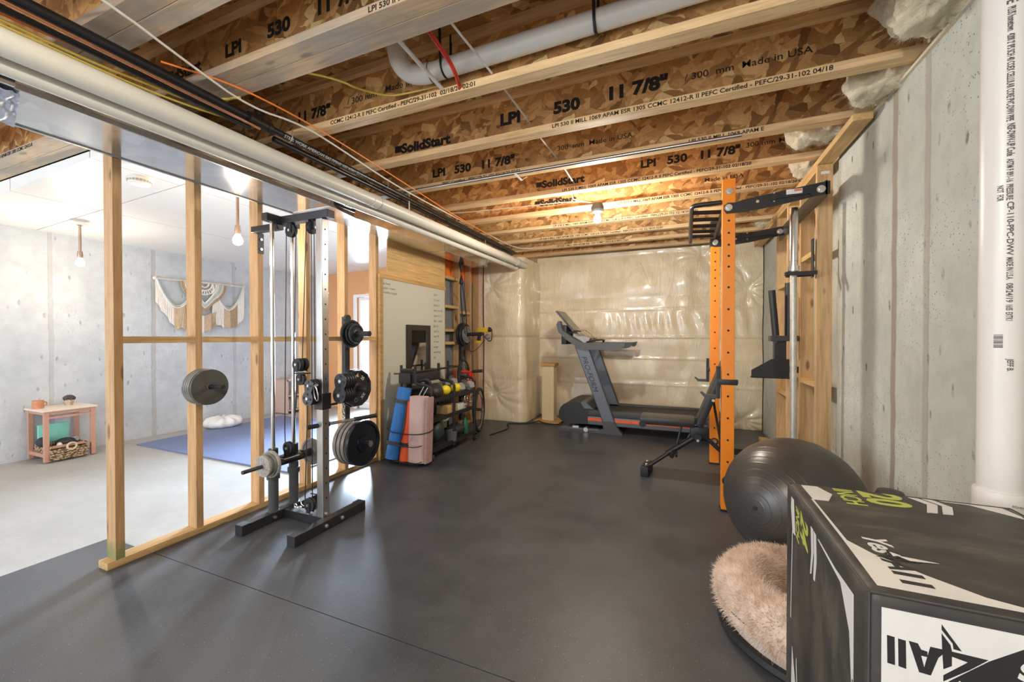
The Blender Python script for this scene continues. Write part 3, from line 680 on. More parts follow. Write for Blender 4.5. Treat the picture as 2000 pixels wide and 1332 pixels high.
# ================================================================ cable machine
CM = thing('cable_machine', 'tall plate loaded cable pulley machine with a brushed steel upright and black base', 'cable machine', (-2.3, 1.95, 0))
for nm, x, y0, y1 in (('base_foot', -2.11, 1.67, 2.245), ('base_foot', -2.53, 1.64, 2.25)):
    m = MB(); m.b2((x-.03, y0+.05, .004), (x+.03, y1-.05, .062), .003); f = m.build(nm, BLK, CM, smooth=False)
    for a, b in ((y0, y0+.055), (y1-.055, y1)):
        m = MB(); m.b2((x-.033, a, 0), (x+.033, b, .066), .003)
        for k in range(5): m.b2((x-.034, a+.002, .012+k*.010), (x+.034, a+.052 if a == y0 else b-.002, .016+k*.010))
        m.build('end_cap', RUB, f, smooth=False)
m = MB(); m.b2((-2.50, 1.93, .004), (-2.14, 1.99, .058), .002); m.build('crossbar', BLK, CM, smooth=False)
# upright with holes
ux, uy = -2.17, 1.96
m = MB(); m.b2((ux-.027, uy-.027, .05), (ux+.027, uy+.027, 2.015), .004); up = m.build('upright', STEEL, CM, smooth=False)
z = .18
while z < 1.98:
    m = MB(); m.cyl((ux+.0262, uy, z), (ux+.0276, uy, z), .006, n=12); z += .098; m.build('hole', INK, up)
m = MB(); m.cyl((ux+.027, uy, .075), (ux+.037, uy, .075), .011, n=6); m.build('bolt', BOLT, up)
for y in (1.90, 2.03):
    m = MB(); m.cyl((-2.08, y, .033), (-2.072, y, .033), .012, n=16); m.cyl((-2.074, y, .033), (-2.066, y, .033), .008, n=6); m.build('bolt', BOLT, CM)
m = MB(); m.cyl((-2.50, 1.86, .033), (-2.488, 1.86, .033), .010, n=8); m.build('bolt', BOLT, CM)
m = MB(); m.b2((-2.56, 1.925, 2.012), (-2.085, 1.985, 2.062), .003); m.build('top_beam', BLK, CM, smooth=False)
m = MB(); m.b2((-2.557, 1.82, 2.010), (-2.503, 2.07, 2.06), .003); m.build('rod_beam', BLK, CM, smooth=False)
m = MB(); m.b2((-2.785, 1.905, 1.975), (-2.52, 1.955, 2.015), .003); m.b2((-2.788, 1.955, 1.84), (-2.783, 2.00, 1.985)); m.build('wall_bracket', BLK, CM, smooth=False)
m = MB(); m.cyl((-2.783, 1.978, 1.94), (-2.775, 1.978, 1.94), .009, n=8); m.cyl((-2.783, 1.978, 1.87), (-2.775, 1.978, 1.87), .009, n=8); m.cyl((-2.503, 1.95, 2.035), (-2.495, 1.95, 2.035), .011, n=8); m.build('bracket_bolts', BOLT, CM)
for y in (1.875, 2.03):
    m = MB(); m.cyl((-2.53, y, .06), (-2.53, y, 2.02), .0135, n=18); r = m.build('guide_rod', CHROME, CM)
    m = MB(); m.lathe([(.0, 0), (.036, 0), (.036, .008), (.031, .01), (.031, .22), (.040, .222), (.040, .255), (.031, .257), (.031, .29), (0, .29)], (-2.53, y, .062), n=24); m.build('rubber_stop', plain('dark_grey_rubber', (.06, .065, .07), .55), r)
    m = MB(); m.cyl((-2.53, y, .375), (-2.53, y, .485), .030, n=24); m.build('bushing', BLK, CM)
m = MB(); m.b2((-2.555, 1.85, .36), (-2.505, 2.10, .42), .003); m.b2((-2.50, 1.93, .41), (-2.495, 1.99, .50)); carr = m.build('carriage', BLK, CM, smooth=False)
m = MB(); m.cyl((-2.475, 1.63, .405), (-2.475, 2.17, .405), .0125, n=16); m.b2((-2.505, 1.86, .39), (-2.46, 1.90, .42)); m.b2((-2.505, 2.03, .39), (-2.46, 2.07, .42)); m.build('loading_peg', plain('dark_steel', (.12, .12, .12), .35, .8), CM)

def pulley(par, c, ax, r=.045, w=.022, yoke=(0, 0, 1)):
    m = MB(); m.lathe([(0, -w/2), (r, -w/2), (r*1.0, -w/2+.004), (r-.009, 0), (r*1.0, w/2-.004), (r, w/2), (0, w/2)], c, ax, 28); p = m.build('pulley', RUB, par)
    a = V(ax).normalized(); u = V(yoke); s = a.cross(u)
    for sg in (-1, 1):
        m = MB(); q = V(c)+a*sg*(w/2+.004); m.bar(q - u*r*.35, q + u*r*1.15, r*.75, .004, up=a, b=0); m.build('yoke', BLK, p, smooth=False)
        m = MB(); m.cyl(q, q + a*sg*.008, .009, n=8); m.build('axle_nut', BOLT, p)
AY = (0, 1, 0)
pulley(CM, (-2.44, 1.95, 1.962), AY, .045, .024)
pulley(CM, (-2.25, 1.955, 1.965), (1, 0, 0), .042, .03)
pulley(CM, (-2.36, 1.93, 1.055), AY, .042, .022, (0, 0, -1)); pulley(CM, (-2.36, 1.975, 1.055), AY, .042, .022, (0, 0, -1))
pulley(CM, (-2.355, 1.95, .955), AY, .040, .022)
pulley(CM, (-2.485, 1.955, .475), AY, .044, .022, (0, 0, -1))
pulley(CM, (-2.28, 1.95, .118), AY, .046, .022, (0, 0, -1))
m = MB(); m.b2((-2.31, 1.935, .99), (-2.41, 1.99, .998)); m.build('double_pulley_plate', BLK, CM, smooth=False)
CAB = plain('black_steel_cable', (.02, .02, .022), .4)
for pts in ([(-2.53+.02, 1.95, 1.0-.53), (-2.515, 1.95, .6), (-2.488, 1.95, 1.955)], [(-2.396, 1.95, 1.955), (-2.396, 1.93, 1.06)], [(-2.32, 1.93, 1.06), (-2.30, 1.95, 2.01)], [(-2.235, 1.955, 1.97), (-2.235, 1.957, .86)], [(-2.262, 1.955, 1.97), (-2.262, 1.955, .12)], [(-2.32, 1.975, .95), (-2.325, 1.95, .12)], [(-2.39, 1.95, .95), (-2.44, 1.95, .48)], [(-2.28, 1.95, .072), (-2.42, 2.0, .075), (-2.45, 2.02, .08)]):
    m = MB(); m.tube(pts, .0032, 6); m.build('steel_cable', CAB, CM)
m = MB(); m.torus((-2.40, 1.965, .073), .013, .004, (0, 0, 1)); m.torus((-2.42, 1.955, .085), .012, .0035, (0, 1, 0)); m.build('shackle', BOLT, CM)
m = MB(); m.b2((ux-.036, uy-.036, .765), (ux+.036, uy+.036, .87), .003); m.cyl((ux+.03, uy+.03, .79), (ux+.03, uy+.09, .79), .008, n=10); slv_ = m.build('sliding_sleeve', BLK, CM, smooth=False)

# figure-eight side plates with sheaves = swivelling double pulley blocks
def fig8_outline(r1, r2, h):
    pts = []; 
    for k in range(13): a = -PI*.12 + (PI*1.24)*k/12; pts.append((r1*math.cos(a), h/2 + r1*math.sin(a)))
    pts.append((-min(r1, r2)*.72, 0))
    for k in range(13): a = PI*.88 + (PI*1.24)*k/12; pts.append((r2*math.cos(a), -h/2 + r2*math.sin(a)))
    pts.append((min(r1, r2)*.72, 0)); return pts
GMETAL = plain('dark_grey_metal', (.085, .087, .09), .4, .5)
def block(name, label, c, r1, r2, h, d, nplate, mat, face, tilt):
    """c centre, stacked along +Y"""
    t = thing(name, label, 'pulley block', c)
    T = Matrix.Translation(c) @ Matrix.Rotation(tilt, 4, 'Y')
    for k in range(nplate):
        y = k*d/(nplate-1) if nplate > 1 else 0
        m = MB(); m.M = T; m.prism(fig8_outline(r1, r2, h), (0, y, 0), (1,0,0), (0,0,1), (0, .005, 0)); m.build('side_plate', face if k == 0 else mat, t, ang=30)
        if k < nplate-1:
            for zz, rr in ((h/2, r1), (-h/2, r2)):
                m = MB(); m.M = T; m.cyl((0, y+.006, zz), (0, y+d/(nplate-1)-.001, zz), rr*.92, n=24); m.build('sheave', RUB, t)
    m = MB(); m.M = T
    for zz, rr in ((h/2, r1), (-h/2, r2)):
        m.cyl((0, -.007, zz), (0, 0, zz), rr*.22, n=10)
    m.build('axle_bolt', BOLT, t)
    m = MB(); m.M = T
    for zz, rr in ((h/2, r1), (-h/2, r2)):
        for k in range(4):
            a = k*PI/2; m.cyl((math.cos(a)*rr*.62, -.0008, zz+math.sin(a)*rr*.62), (math.cos(a)*rr*.62, .0, zz+math.sin(a)*rr*.62), rr*.20, n=12)
    m.build('lightening_holes', INK, t)
    return t
block('pulley_block', 'figure eight pulley block with a dark grey drilled side plate on the cable machine upright', (-2.20, 1.87, .885), .038, .046, .085, .06, 4, RUB, GMETAL, .12)
block('pulley_block', 'all black figure eight pulley block right of the carabiner on the cable machine', (-2.065, 2.00, .90), .052, .054, .095, .085, 5, IRONB, IRONB, .12)
m = MB(); m.tube([(-2.165, 1.885, .895), (-2.155, 1.875, .93), (-2.135, 1.875, .925), (-2.12, 1.88, .87), (-2.125, 1.885, .835), (-2.145, 1.888, .83), (-2.16, 1.888, .85)], .0045, 8, closed=True, smooth=2); m.cyl((-2.17, 1.89, .925), (-2.12, 1.87, .935), .008, n=10)
tag(m.build('carabiner', STEEL, loc=(-2.14, 1.88, .88)), 'steel carabiner hanging between the two pulley blocks', 'carabiner')
# lat bar on its chain
t = thing('lat_bar', 'short black pulldown bar with rubber grips hanging on a chain beside the upright', 'pulldown bar', (-2.12, 2.09, .67))
A, B = V((-2.215, 1.875, .655)), V((-2.025, 2.30, .672)); dd = (B-A)
m = MB(); m.tube([A, B], .0105, 12); m.build('bar', CHROME, t)
for a, b in ((0, .30), (.66, 1)):
    m = MB(); p, q = A+dd*a, A+dd*b; m.tube([p, p.lerp(q, .06), p.lerp(q, .94), q], [.017, .015, .015, .017], 14); m.build('rubber_grip', RUB, t)
M_ = A+dd*.5
m = MB(); m.torus(M_+V((0,0,.02)), .016, .005, dd.normalized()); m.build('swivel_ring', BOLT, t)
for k in range(4):
    m = MB(); z = .045+k*.026; ax = (1, .4, 0) if k % 2 else (-.4, 1, 0); c = M_+V((0, 0, z))
    s_ = V(ax).cross(V((0,0,1))).normalized()
    m.tube([c+s_*.007+V((0,0,-.009)), c+s_*.007+V((0,0,.009)), c+V((0,0,.018)), c-s_*.007+V((0,0,.009)), c-s_*.007+V((0,0,-.009)), c+V((0,0,-.018))], .0025, 6, closed=True, smooth=1); m.build('chain_link', BOLT, t)
m = MB(); m.sphere(M_+V((0,0,.175)), .024, 20); m.build('cable_stop_ball', RUB, t)
m = MB(); m.lathe([(.012, 0), (.014, .02), (.005, .03)], M_+V((0,0,.135)), n=12); m.build('cable_end', BOLT, t)

# ================================================================ weight plates
def plate_proto(r, w, mat, hub=.03, rim=True, n=48, name='weight_plate', loc=(0,0,0), label='', bore=.026, lipw=.014, group=None, kind='round'):
    """axis along +X, origin at centre of back face"""
    t = thing(name, label, 'weight plate', (0,0,0), group)
    lip = .10*r+lipw*.4; pr_ = [(bore*.5, 0), (r*.985, 0), (r, w*.2), (r, w*.8), (r*.985, w)]
    if rim: pr_ += [(r-lip, w), (r-lip-.006, w*.66), (hub*1.5+.006, w*.66), (hub*1.5, w), (bore*.5, w)]
    else: pr_ += [(bore*.5, w)]
    m = MB(); m.lathe(pr_, (0,0,0), (1,0,0), n); m.build('disc', mat, t, ang=25)
    m = MB(); m.lathe([(bore*.5, w+.0005), (hub, w+.0005), (hub*.9, w+.003), (bore*.5, w+.003)], (0,0,0), (1,0,0), 32); m.build('hub', mat, t)
    t.location = loc; return t
# stack on the second stud (five grey plates)
t = thing('plate_peg', 'black steel peg on the second partition stud holding grey plates', 'wall peg', (-2.79, 1.572, .932))
m = MB(); m.b2((-2.79, 1.55, .86), (-2.784, 1.594, 1.0)); m.build('back_plate', BLK, t, smooth=False)
m = MB(); m.cyl((-2.785, 1.572, .932), (-2.555, 1.572, .936), .0125, n=18); m.build('peg', BLK, t)
SMALL = plain('worn_grey_plate', (.24, .24, .23), .45, .3, var=.25, scale=25)
g = 'grey plates on the second stud'
p0 = plate_proto(.112, .014, SMALL, hub=.02, loc=(-2.770, 1.572, .93), label='grey weight plate at the back of the stack on the second stud', group=g)
for k, lb in enumerate(['second grey weight plate from the back on the second stud', 'middle grey weight plate on the second stud', 'fourth grey weight plate, right behind the front one on the second stud']):
    dup(p0, (-2.751+k*.019, 1.572, .93), lb)
pf = plate_proto(.110, .016, plain('dark_olive_grey_plate', (.105, .105, .095), .42, .3, var=.15, scale=8), hub=.02, loc=(-2.694, 1.572, .93), label='smooth dark front plate of the stack on the second stud', group=g, rim=False)
# wall mounted holder beside the whiteboard
PY = 2.76
t = thing('plate_holder', 'upright black wall rail with three pegs loaded with plates left of the whiteboard', 'plate rack', (-2.76, PY+.05, 0))
m = MB(); m.b2((-2.786, PY-.035, .12), (-2.745, PY+.02, 1.42), .003); m.build('rail', BLK, t, smooth=False)
m = MB(); m.cyl((-2.76, PY-.008, 1.405), (-2.735, PY-.008, 1.405), .033, n=20); m.build('rail_cap', BLK, t)
for z, x1 in ((1.268, -2.50), (.785, -2.52), (.305, -2.50)):
    m = MB(); m.b2((-2.76, PY-.03, z-.03), (-2.735, PY+.07, z+.03), .002); m.cyl((-2.745, PY, z), (x1, PY, z), .0245, n=24); m.build('peg', BLK, t, ang=30)
g = 'plates on the wall rail left of the whiteboard'
plate_proto(.125, .020, IRONB, loc=(-2.715, PY, 1.268), label='largest black plate at the back of the top wall peg', bore=.05, hub=.05, group=g)
plate_proto(.096, .020, IRONB, loc=(-2.690, PY, 1.268), label='middle black plate on the top wall peg', bore=.05, hub=.045, group=g)
plate_proto(.086, .022, plain('blue_black_plate', (.035, .045, .055), .35, .3), loc=(-2.664, PY, 1.268), label='small front plate on the top wall peg', bore=.05, hub=.04, group=g)
q0 = plate_proto(.172, .032, IRONB, loc=(-2.70, PY, .785), label='rear twelve sided black plate on the middle wall peg', bore=.05, hub=.045, n=12, group=g)
q1 = plate_proto(.165, .034, IRONB, loc=(-2.662, PY, .785), label='front twelve sided black plate marked 25 on the middle wall peg', bore=.05, hub=.045, n=12, group=g)
WMK = plain('white_plate_lettering', (.6, .6, .55), .5); YMK = plain('cream_plate_lettering', (.62, .60, .42), .5)
xs_ = .034*.66+.0006
for (s, a, rr, sz, mt) in (('25', 52, .105, .042, WMK), ('25', 180, .085, .044, YMK), ('XX', -45, .10, .040, WMK), ('5.', 140, .10, .034, WMK)):
    a = math.radians(a); u = V((0, math.cos(a), math.sin(a))); tg = V((0, math.sin(a), -math.cos(a)))
    o = text(s, sz, V((-2.662+xs_, PY, .785)) + u*(rr-sz*.35) - tg*sz*.55, tg, u, mt, q1, bold=.02)
m = MB(); m.prism([(.02, 0), (-.014, .02), (-.014, -.02)], (-2.662+xs_, PY, .785+.115), (0, .3, .95), (0, .95, -.3), (.001, 0, 0)); m.build('triangular_opening', plain('pale_gap', (.75, .55, .4), .6), q1, smooth=False)
m = MB(); m.torus((-2.662+xs_+.001, PY-.02, .785-.105), .017, .0028, (1,0,0)); m.build('blue_emblem', plain('blue_emblem_paint', (.10, .25, .35), .4), q1)
BIGG = plain('grey_rimmed_iron', (.20, .20, .20), .45, .3, var=.15, scale=12)
r0 = plate_proto(.198, .034, BIGG, loc=(-2.735, PY, .305), label='rearmost of the four large plates on the lowest wall peg', bore=.05, hub=.05, group=g)
dup(r0, (-2.690, PY, .305), 'second large plate from the rail on the lowest wall peg'); dup(r0, (-2.645, PY, .305), 'third large plate from the rail on the lowest wall peg')
r3 = plate_proto(.200, .040, plain('dark_blue_black_iron', (.012, .018, .028), .28, .3, var=.2), loc=(-2.600, PY, .305), label='front large black plate with a grip rim on the lowest wall peg', bore=.05, hub=.05, group=g)
m = MB()
for k in range(26):
    a = -1.35+k*.075; m.box((-2.560, PY+.186*math.cos(a), .305+.186*math.sin(a)), (.006, .004, .016), Matrix.Rotation(a, 4, 'X'))
m.build('grip_ribs', IRONB, r3, smooth=False)
m = MB(); m.cyl((-2.502, PY, .305), (-2.49, PY, .305), .027, n=24); m.build('peg_end', CHROME, t)
# plates on the cable machine loading peg (axis along Y)
g = 'plates on the cable machine carriage'
RZ = (0, 0, -PI/2)
SPK = plain('speckled_light_grey_plate', (.36, .35, .31), .6, .1, var=.35, scale=90)
def onY(label, y, r, w, mat, **kw):
    o = plate_proto(r, w, mat, label=label, loc=(-2.475, y, .405), group=g, hub=.022, **kw); o.rotation_euler = RZ; return o
onY('speckled pale plate at the very front of the carriage peg', 1.775, .070, .016, SPK, rim=False)
onY('narrow dark plate behind the speckled one on the carriage peg', 1.793, .066, .014, SMALL)
onY('middle grey plate of the front stack on the carriage peg', 1.808, .078, .014, SMALL)
onY('largest pale plate of the front stack on the carriage peg', 1.826, .088, .018, SPK)
onY('single grey plate marked at the rear end of the carriage peg', 2.145, .097, .018, plain('flat_grey_plate', (.19, .18, .17), .5, .2, var=.2, scale=30))
m = MB(); m.cyl((-2.475, 2.06, .405), (-2.475, 2.125, .405), .026, n=24); m.build('collar', RUB, CM)

# ================================================================ whiteboard and plywood
m = MB(); m.b2((XG+.001, 3.33, 1.878), (XG+.013, 4.42, 2.40)); m.b2((XG+.001, 3.21, 1.878), (XG+.013, 3.33, 1.90))
tag(m.build('plywood_sheet', PLY, loc=(XG, 3.9, 1.86), smooth=False), 'strip of plywood between the whiteboard and the duct', 'plywood')
t = thing('whiteboard', 'large whiteboard with handwriting in a wooden frame on the partition', 'whiteboard', (XG, 3.82, 0))
WB = plain('whiteboard_surface', (.62, .62, .54), .28, var=.02, scale=1)
m = MB(); m.b2((XG+.001, 3.235, .03), (XG+.02, 4.405, 1.845)); m.build('panel', WB, t, smooth=False)
FR = wood('board_frame_wood', 'Y', (.55, .34, .13), (.42, .24, .08), knots=False)
for nm, a, b in (('frame_rail', (XG, 3.19, 1.835), (XG+.03, 4.42, 1.875)), ('frame_rail', (XG, 3.19, .0), (XG+.03, 4.42, .04)), ('frame_stile', (XG, 3.19, .04), (XG+.035, 3.235, 1.835))):
    m = MB(); m.b2(a, b, .002); m.build(nm, FR, t, smooth=False)
MK = plain('grey_marker_ink', (.18, .19, .2), .6)
for k, s in enumerate(['by hand', 'upper / lower', 'mobility tonight']):
    text(s, .034, (XG+.0205, 3.25, 1.775-k*.045), (0,1,0), (0,0,1), MK, t, name='handwriting', shear=.3)
for k, s in enumerate(['Goal', '5 x row', 'bench ||', 'bent row 8x', 'squat 5 x 5', 'dips + plank', 'lats 3x', 'curl 3 x', 'rest 90', '10 min', 'swings', 'stretching', 'hip']):
    text(s, .040, (XG+.0205, 4.15, 1.745-k*.064), (0,1,0), (0,0,1), MK, t, name='handwriting', shear=.35)
t = thing('wall_mirror', 'narrow dark framed mirror leaning on the whiteboard behind the equipment cart', 'mirror', (-2.75, 3.82, .35))
m = MB(); DK = plain('dark_bronze_frame', (.035, .028, .022), .45)
y0, y1, z0, z1 = 3.615, 4.04, .30, 1.375
for nm, a, b in (('frame_stile', (-2.766, y0, z0), (-2.735, y0+.062, z1)), ('frame_stile', (-2.766, y1-.062, z0), (-2.735, y1, z1)), ('frame_rail', (-2.766, y0+.062, z1-.062), (-2.735, y1-.062, z1)), ('frame_rail', (-2.766, y0+.062, z0), (-2.735, y1-.062, z0+.08))):
    m = MB(); m.b2(a, b, .004); m.build(nm, DK, t, smooth=False)
m = MB(); m.b2((-2.760, y0+.062, z0+.08), (-2.748, y1-.062, z1-.062)); m.build('mirror_glass', plain('mirror_silver', (.80, .82, .82), .03, 1, var=.01), t, smooth=False)
# ================================================================ equipment cart
CT = thing('equipment_cart', 'black wheeled gym storage cart loaded with mats and weights beside the whiteboard', 'storage cart', (-2.45, 3.8, 0))
FX, BX = -2.27, -2.64
def side(y, zt=.95):
    m = MB(); m.tube([(BX, y, .06), (BX, y, zt)], .014, 10); m.build('back_post', BLK, CT)
    m = MB(); m.tube([(-2.47, y, zt), (-2.47, y, .80), (-2.455, y, .765), (-2.33, y, .755), (FX, y, .735), (FX, y, .66), (FX, y, .06)], .015, 10, smooth=2); m.build('curved_post', BLK, CT)
    m = MB(); m.tube([(BX, y, .88), (-2.47, y, .88)], .012, 8); m.build('crosspiece', BLK, CT)
for y in (3.37, 3.80, 4.27): side(y)
for nm, z in (('bottom_tray', .10), ('middle_tray', .40), ('top_tray', .60)):
    m = MB(); m.b2((BX, 3.37, z), (FX, 4.27, z+.006)); m.b2((FX-.004, 3.37, z-.02), (FX+.006, 4.27, z+.022)); m.b2((BX-.006, 3.37, z-.02), (BX+.004, 4.27, z+.03)); m.build(nm, BLK, CT, smooth=False)
for (x, y) in ((FX, 3.37), (FX, 4.27), (BX, 3.37), (BX, 4.27)):
    m = MB(); m.cyl((x-.012, y, .030), (x+.012, y, .030), .030, n=20); wv = m.build('caster', RUB, CT)
    m = MB(); m.b2((x-.020, y-.012, .028), (x-.015, y+.015, .085)); m.b2((x+.015, y-.012, .028), (x+.020, y+.015, .085)); m.b2((x-.02, y-.012, .068), (x+.02, y+.015, .085)); m.build('fork', CHROME, wv, smooth=False)
m = MB()
for z in (.045, .20): m.tube([(BX, 3.37, z), (BX+.0, 3.14, z), (FX-.05, 3.10, z), (FX+.01, 3.16, z), (FX, 3.37, z)], .004, 6, smooth=1)
for k in range(10): x = BX+.02+k*.036; m.tube([(x, 3.37, .025), (x, 3.125, .025), (x, 3.115, .05)], .003, 6)
m.build('wire_basket', BLK, CT)
for z in (.885,):
    for y0, y1 in ((3.37, 3.80), (3.80, 4.27)):
        m = MB(); m.tube([(-2.47, y0, z), (-2.47, y1, z)], .011, 8); m.build('top_rail', BLK, CT)
# things on the cart
def mat_roll(name, label, p, q, r, mat, sp=4.2, w=.005):
    t = thing(name, label, 'exercise mat', p); p, q = V(p), V(q); z = (q-p).normalized(); x = z.orthogonal().normalized(); y = z.cross(x)
    L = (q-p).length; m = MB(); N = 90; vs = []; fs = []
    for k in range(N+1):
        a = 2*PI*sp*k/N; rr = r*.28 + (r*.72-w)*k/N
        for (rad, h) in ((rr, 0), (rr+w, 0), (rr+w, L), (rr, L)): vs.append(p + z*h + (x*math.cos(a)+y*math.sin(a))*rad)
    for k in range(N):
        for c in range(4): a, b = k*4+c, k*4+(c+1) % 4; fs.append((a, b, b+4, a+4))
    fs += [(0, 1, 2, 3), (N*4+3, N*4+2, N*4+1, N*4)]
    m.add(vs, fs); m.build('rolled_sheet', mat, t, ang=50); return t, p, q, z
BLU = plain('blue_foam', (.03, .20, .62), .55, var=.06, scale=60, bump=.1)
t, p, q, z = mat_roll('exercise_mat', 'blue rolled mat with two grey straps leaning at the left end of the cart', (-2.60, 3.17, .05), (-2.535, 3.29, .735), .072, BLU)
for k in (.22, .80):
    m = MB(); c = p.lerp(q, k); m.lathe([(.074, -.018), (.078, -.017), (.078, .017), (.074, .018)], c, z, 32); m.build('strap', plain('grey_webbing', (.07, .07, .075), .7), t)
m = MB(); m.tube([p.lerp(q, .22)+V((.07,0,0)), p.lerp(q, .4)+V((.10,-.03,0)), p.lerp(q, .8)+V((.07,-.02,0))], .008, 6, smooth=2); m.build('carry_strap', plain('grey_webbing', (.07, .07, .075), .7), t)
t, p, q, z = mat_roll('exercise_mat', 'orange rolled mat squeezed between the blue and the pink mats', (-2.475, 3.20, .03), (-2.465, 3.30, .60), .055, plain('orange_foam', (.78, .09, .015), .55))
m = MB(); m.lathe([(.056, -.02), (.06, -.019), (.06, .019), (.056, .02)], p.lerp(q, .27), z, 28); m.build('strap', RUB, t)
# folded pink mat
PNK = plain('dusty_pink_foam', (.62, .45, .42), .6, var=.05, scale=12, bump=.1)
t = thing('exercise_mat', 'tall dusty pink folded mat with a faint emblem at the front of the cart', 'exercise mat', (-2.33, 3.25, .03))
def rounded(w, d, r, n=6):
    P = []
    for cx, cy, a0 in ((w/2-r, d/2-r, 0), (-w/2+r, d/2-r, PI/2), (-w/2+r, -d/2+r, PI), (w/2-r, -d/2+r, 1.5*PI)):
        P += [(cx+r*math.cos(a0+PI/2*k/n), cy+r*math.sin(a0+PI/2*k/n)) for k in range(n+1)]
    return P
m = MB()
for k, (w, d) in enumerate(((.190, .110), (.160, .080), (.130, .048))):
    m.prism(rounded(w, d, d*.4), (-2.345, 3.235, .03), (1, .0, 0), (0, 1, 0), (.01+.0*k, .02, .63-.002*k+.004*k))
m.build('folded_sheet', PNK, t, ang=50)
m = MB(); m.prism(rounded(.030, .115, .012), (-2.235, 3.25, .03), (1, 0, 0), (0, 1, 0), (.01, .02, .625)); m.build('end_fold', plain('darker_pink_foam', (.42, .27, .25), .6), t, ang=50)
LV = plain('lavender_print', (.45, .36, .45), .6)
m = MB(); m.tube([(-2.42, 3.183, .20), (-2.36, 3.183, .19), (-2.28, 3.184, .205)], .002, 5, smooth=2)
for k in range(4): m.tube([(-2.41+.01*k, 3.1835, .225+.012*k), (-2.35, 3.184, .25+.014*k), (-2.30, 3.1845, .235+.012*k)], .0015, 5, smooth=2)
m.build('printed_emblem', LV, t)
cable('thin black cord tied around the three rolled mats', [(-2.70, 3.22, .33), (-2.60, 3.13, .32), (-2.45, 3.155, .305), (-2.34, 3.163, .305), (-2.235, 3.175, .32), (-2.19, 3.26, .335), (-2.25, 3.36, .34)], .005, RUB, 'cord', cat='cord')
# dumbbells on top
def dumbbell(label, p, q, r, mat, head=.075):
    t = thing('dumbbell', label, 'dumbbell', p, 'dumbbells on the cart'); p, q = V(p), V(q); z = (q-p).normalized(); L = (q-p).length
    m = MB(); m.cyl(p, q, .014, n=14); m.build('handle', STEEL, t)
    for a in (0, L-head):
        m = MB(); m.lathe([(0, a), (r*.8, a), (r, a+.012), (r, a+head-.012), (r*.8, a+head), (0, a+head)], p, z, 6 if mat is not GREYP else 24); hd = m.build('head', mat, t)
        e = a if a == 0 else a+head
        m = MB(); m.cyl(p+z*(e-.003), p+z*(e+.003), r*.3, n=16); m.build('end_cap', STEEL, hd)
    return t
LG = plain('light_grey_vinyl', (.30, .31, .29), .5)
YL = plain('yellow_vinyl', (.85, .68, .02), .45)
dumbbell('grey round headed dumbbell lying on the cart top behind the yellow ones', (-2.50, 3.95, .70), (-2.47, 4.17, .71), .045, LG)
dumbbell('grey dumbbell whose round end sticks out at the right of the cart top', (-2.32, 3.97, .66), (-2.25, 4.18, .675), .055, LG)
for (y, lb) in ((3.72, 'yellow bag shaped weight left of the curved cart post'), (3.94, 'yellow bag shaped weight right of the curved cart post')):
    m = MB(); m.sphere((-2.33, y, .665), .062, 24, (.8, 1.25, .85))
    tag(m.build('hand_weight', YL, loc=(-2.33, y, .61)), lb, 'weight', 'yellow weights on the cart')
# black bag / gloves & misc clutter
def blob(name, label, cat, c, r, sc, mat, amp=.18, seed=1, f=7, group=None):
    m = MB(); m.sphere((0,0,0), r, 30, sc)
    for v in m.v: n = noise.noise(V((v.x*f+seed, v.y*f, v.z*f)))*amp*2; v *= 1+n; v += V(c)
    return tag(m.build(name, mat, loc=c, ang=180), label, cat, group)
BAG = plain('black_nylon', (.022, .022, .024), .5, var=.3, bump=.3)
blob('gym_bag', 'slumped black bag on the cart top left of the yellow weights', 'bag', (-2.37, 3.55, .67), .115, (.85, 1.15, .75), BAG, seed=3)
blob('gym_bag', 'dark green and black pouch on the lower left of the cart', 'bag', (-2.33, 3.54, .27), .105, (.7, 1.1, 1.1), plain('dark_green_nylon', (.02, .035, .028), .5, bump=.3), seed=8)
blob('gym_bag', 'black bundle lying on the bottom tray of the cart', 'bag', (-2.35, 3.96, .19), .08, (1.1, 1.5, .8), BAG, seed=13)
blob('shoe_pouch', 'clear plastic bag with grey contents at the front of the lower cart tray', 'bag', (-2.31, 3.66, .37), .055, (.7, 1.2, .6), plain('clear_plastic_bag', (.35, .38, .30), .15, var=.4, scale=50), seed=5, f=16)
m = MB(); m.b2((-2.45, 3.70, .407), (-2.29, 3.90, .50), .004); m.b2((-2.292, 3.74, .43), (-2.2885, 3.755, .48))
tag(m.build('cardboard_box', plain('kraft_cardboard', (.50, .32, .14), .7), loc=(-2.37, 3.8, .407)), 'small open cardboard box on the middle cart tray', 'box')
m = MB(); m.b2((-2.45, 3.93, .407), (-2.30, 4.12, .475), .004)
tag(m.build('paper_box', plain('white_printed_card', (.60, .64, .58), .6, var=.3, scale=60), loc=(-2.37, 4.02, .407)), 'white printed carton on the middle cart tray', 'box')
m = MB(); m.lathe([(0, 0), (.032, 0), (.036, .02), (.034, .13), (.014, .17), (.014, .185), (0, .185)], (-2.33, 4.15, .107))
tag(m.build('bottle', plain('green_plastic', (.02, .16, .09), .35), loc=(-2.33, 4.15, .107)), 'green plastic bottle at the far end of the bottom cart tray', 'bottle')
m = MB(); m.lathe([(0, 0), (.05, 0), (.06, .11), (.057, .11), (.048, .01), (0, .01)], (-2.30, 3.80, .107))
tag(m.build('bucket', plain('dark_grey_tin', (.12, .13, .15), .4), loc=(-2.3, 3.8, .107)), 'small dark grey cup on the bottom cart tray', 'cup')
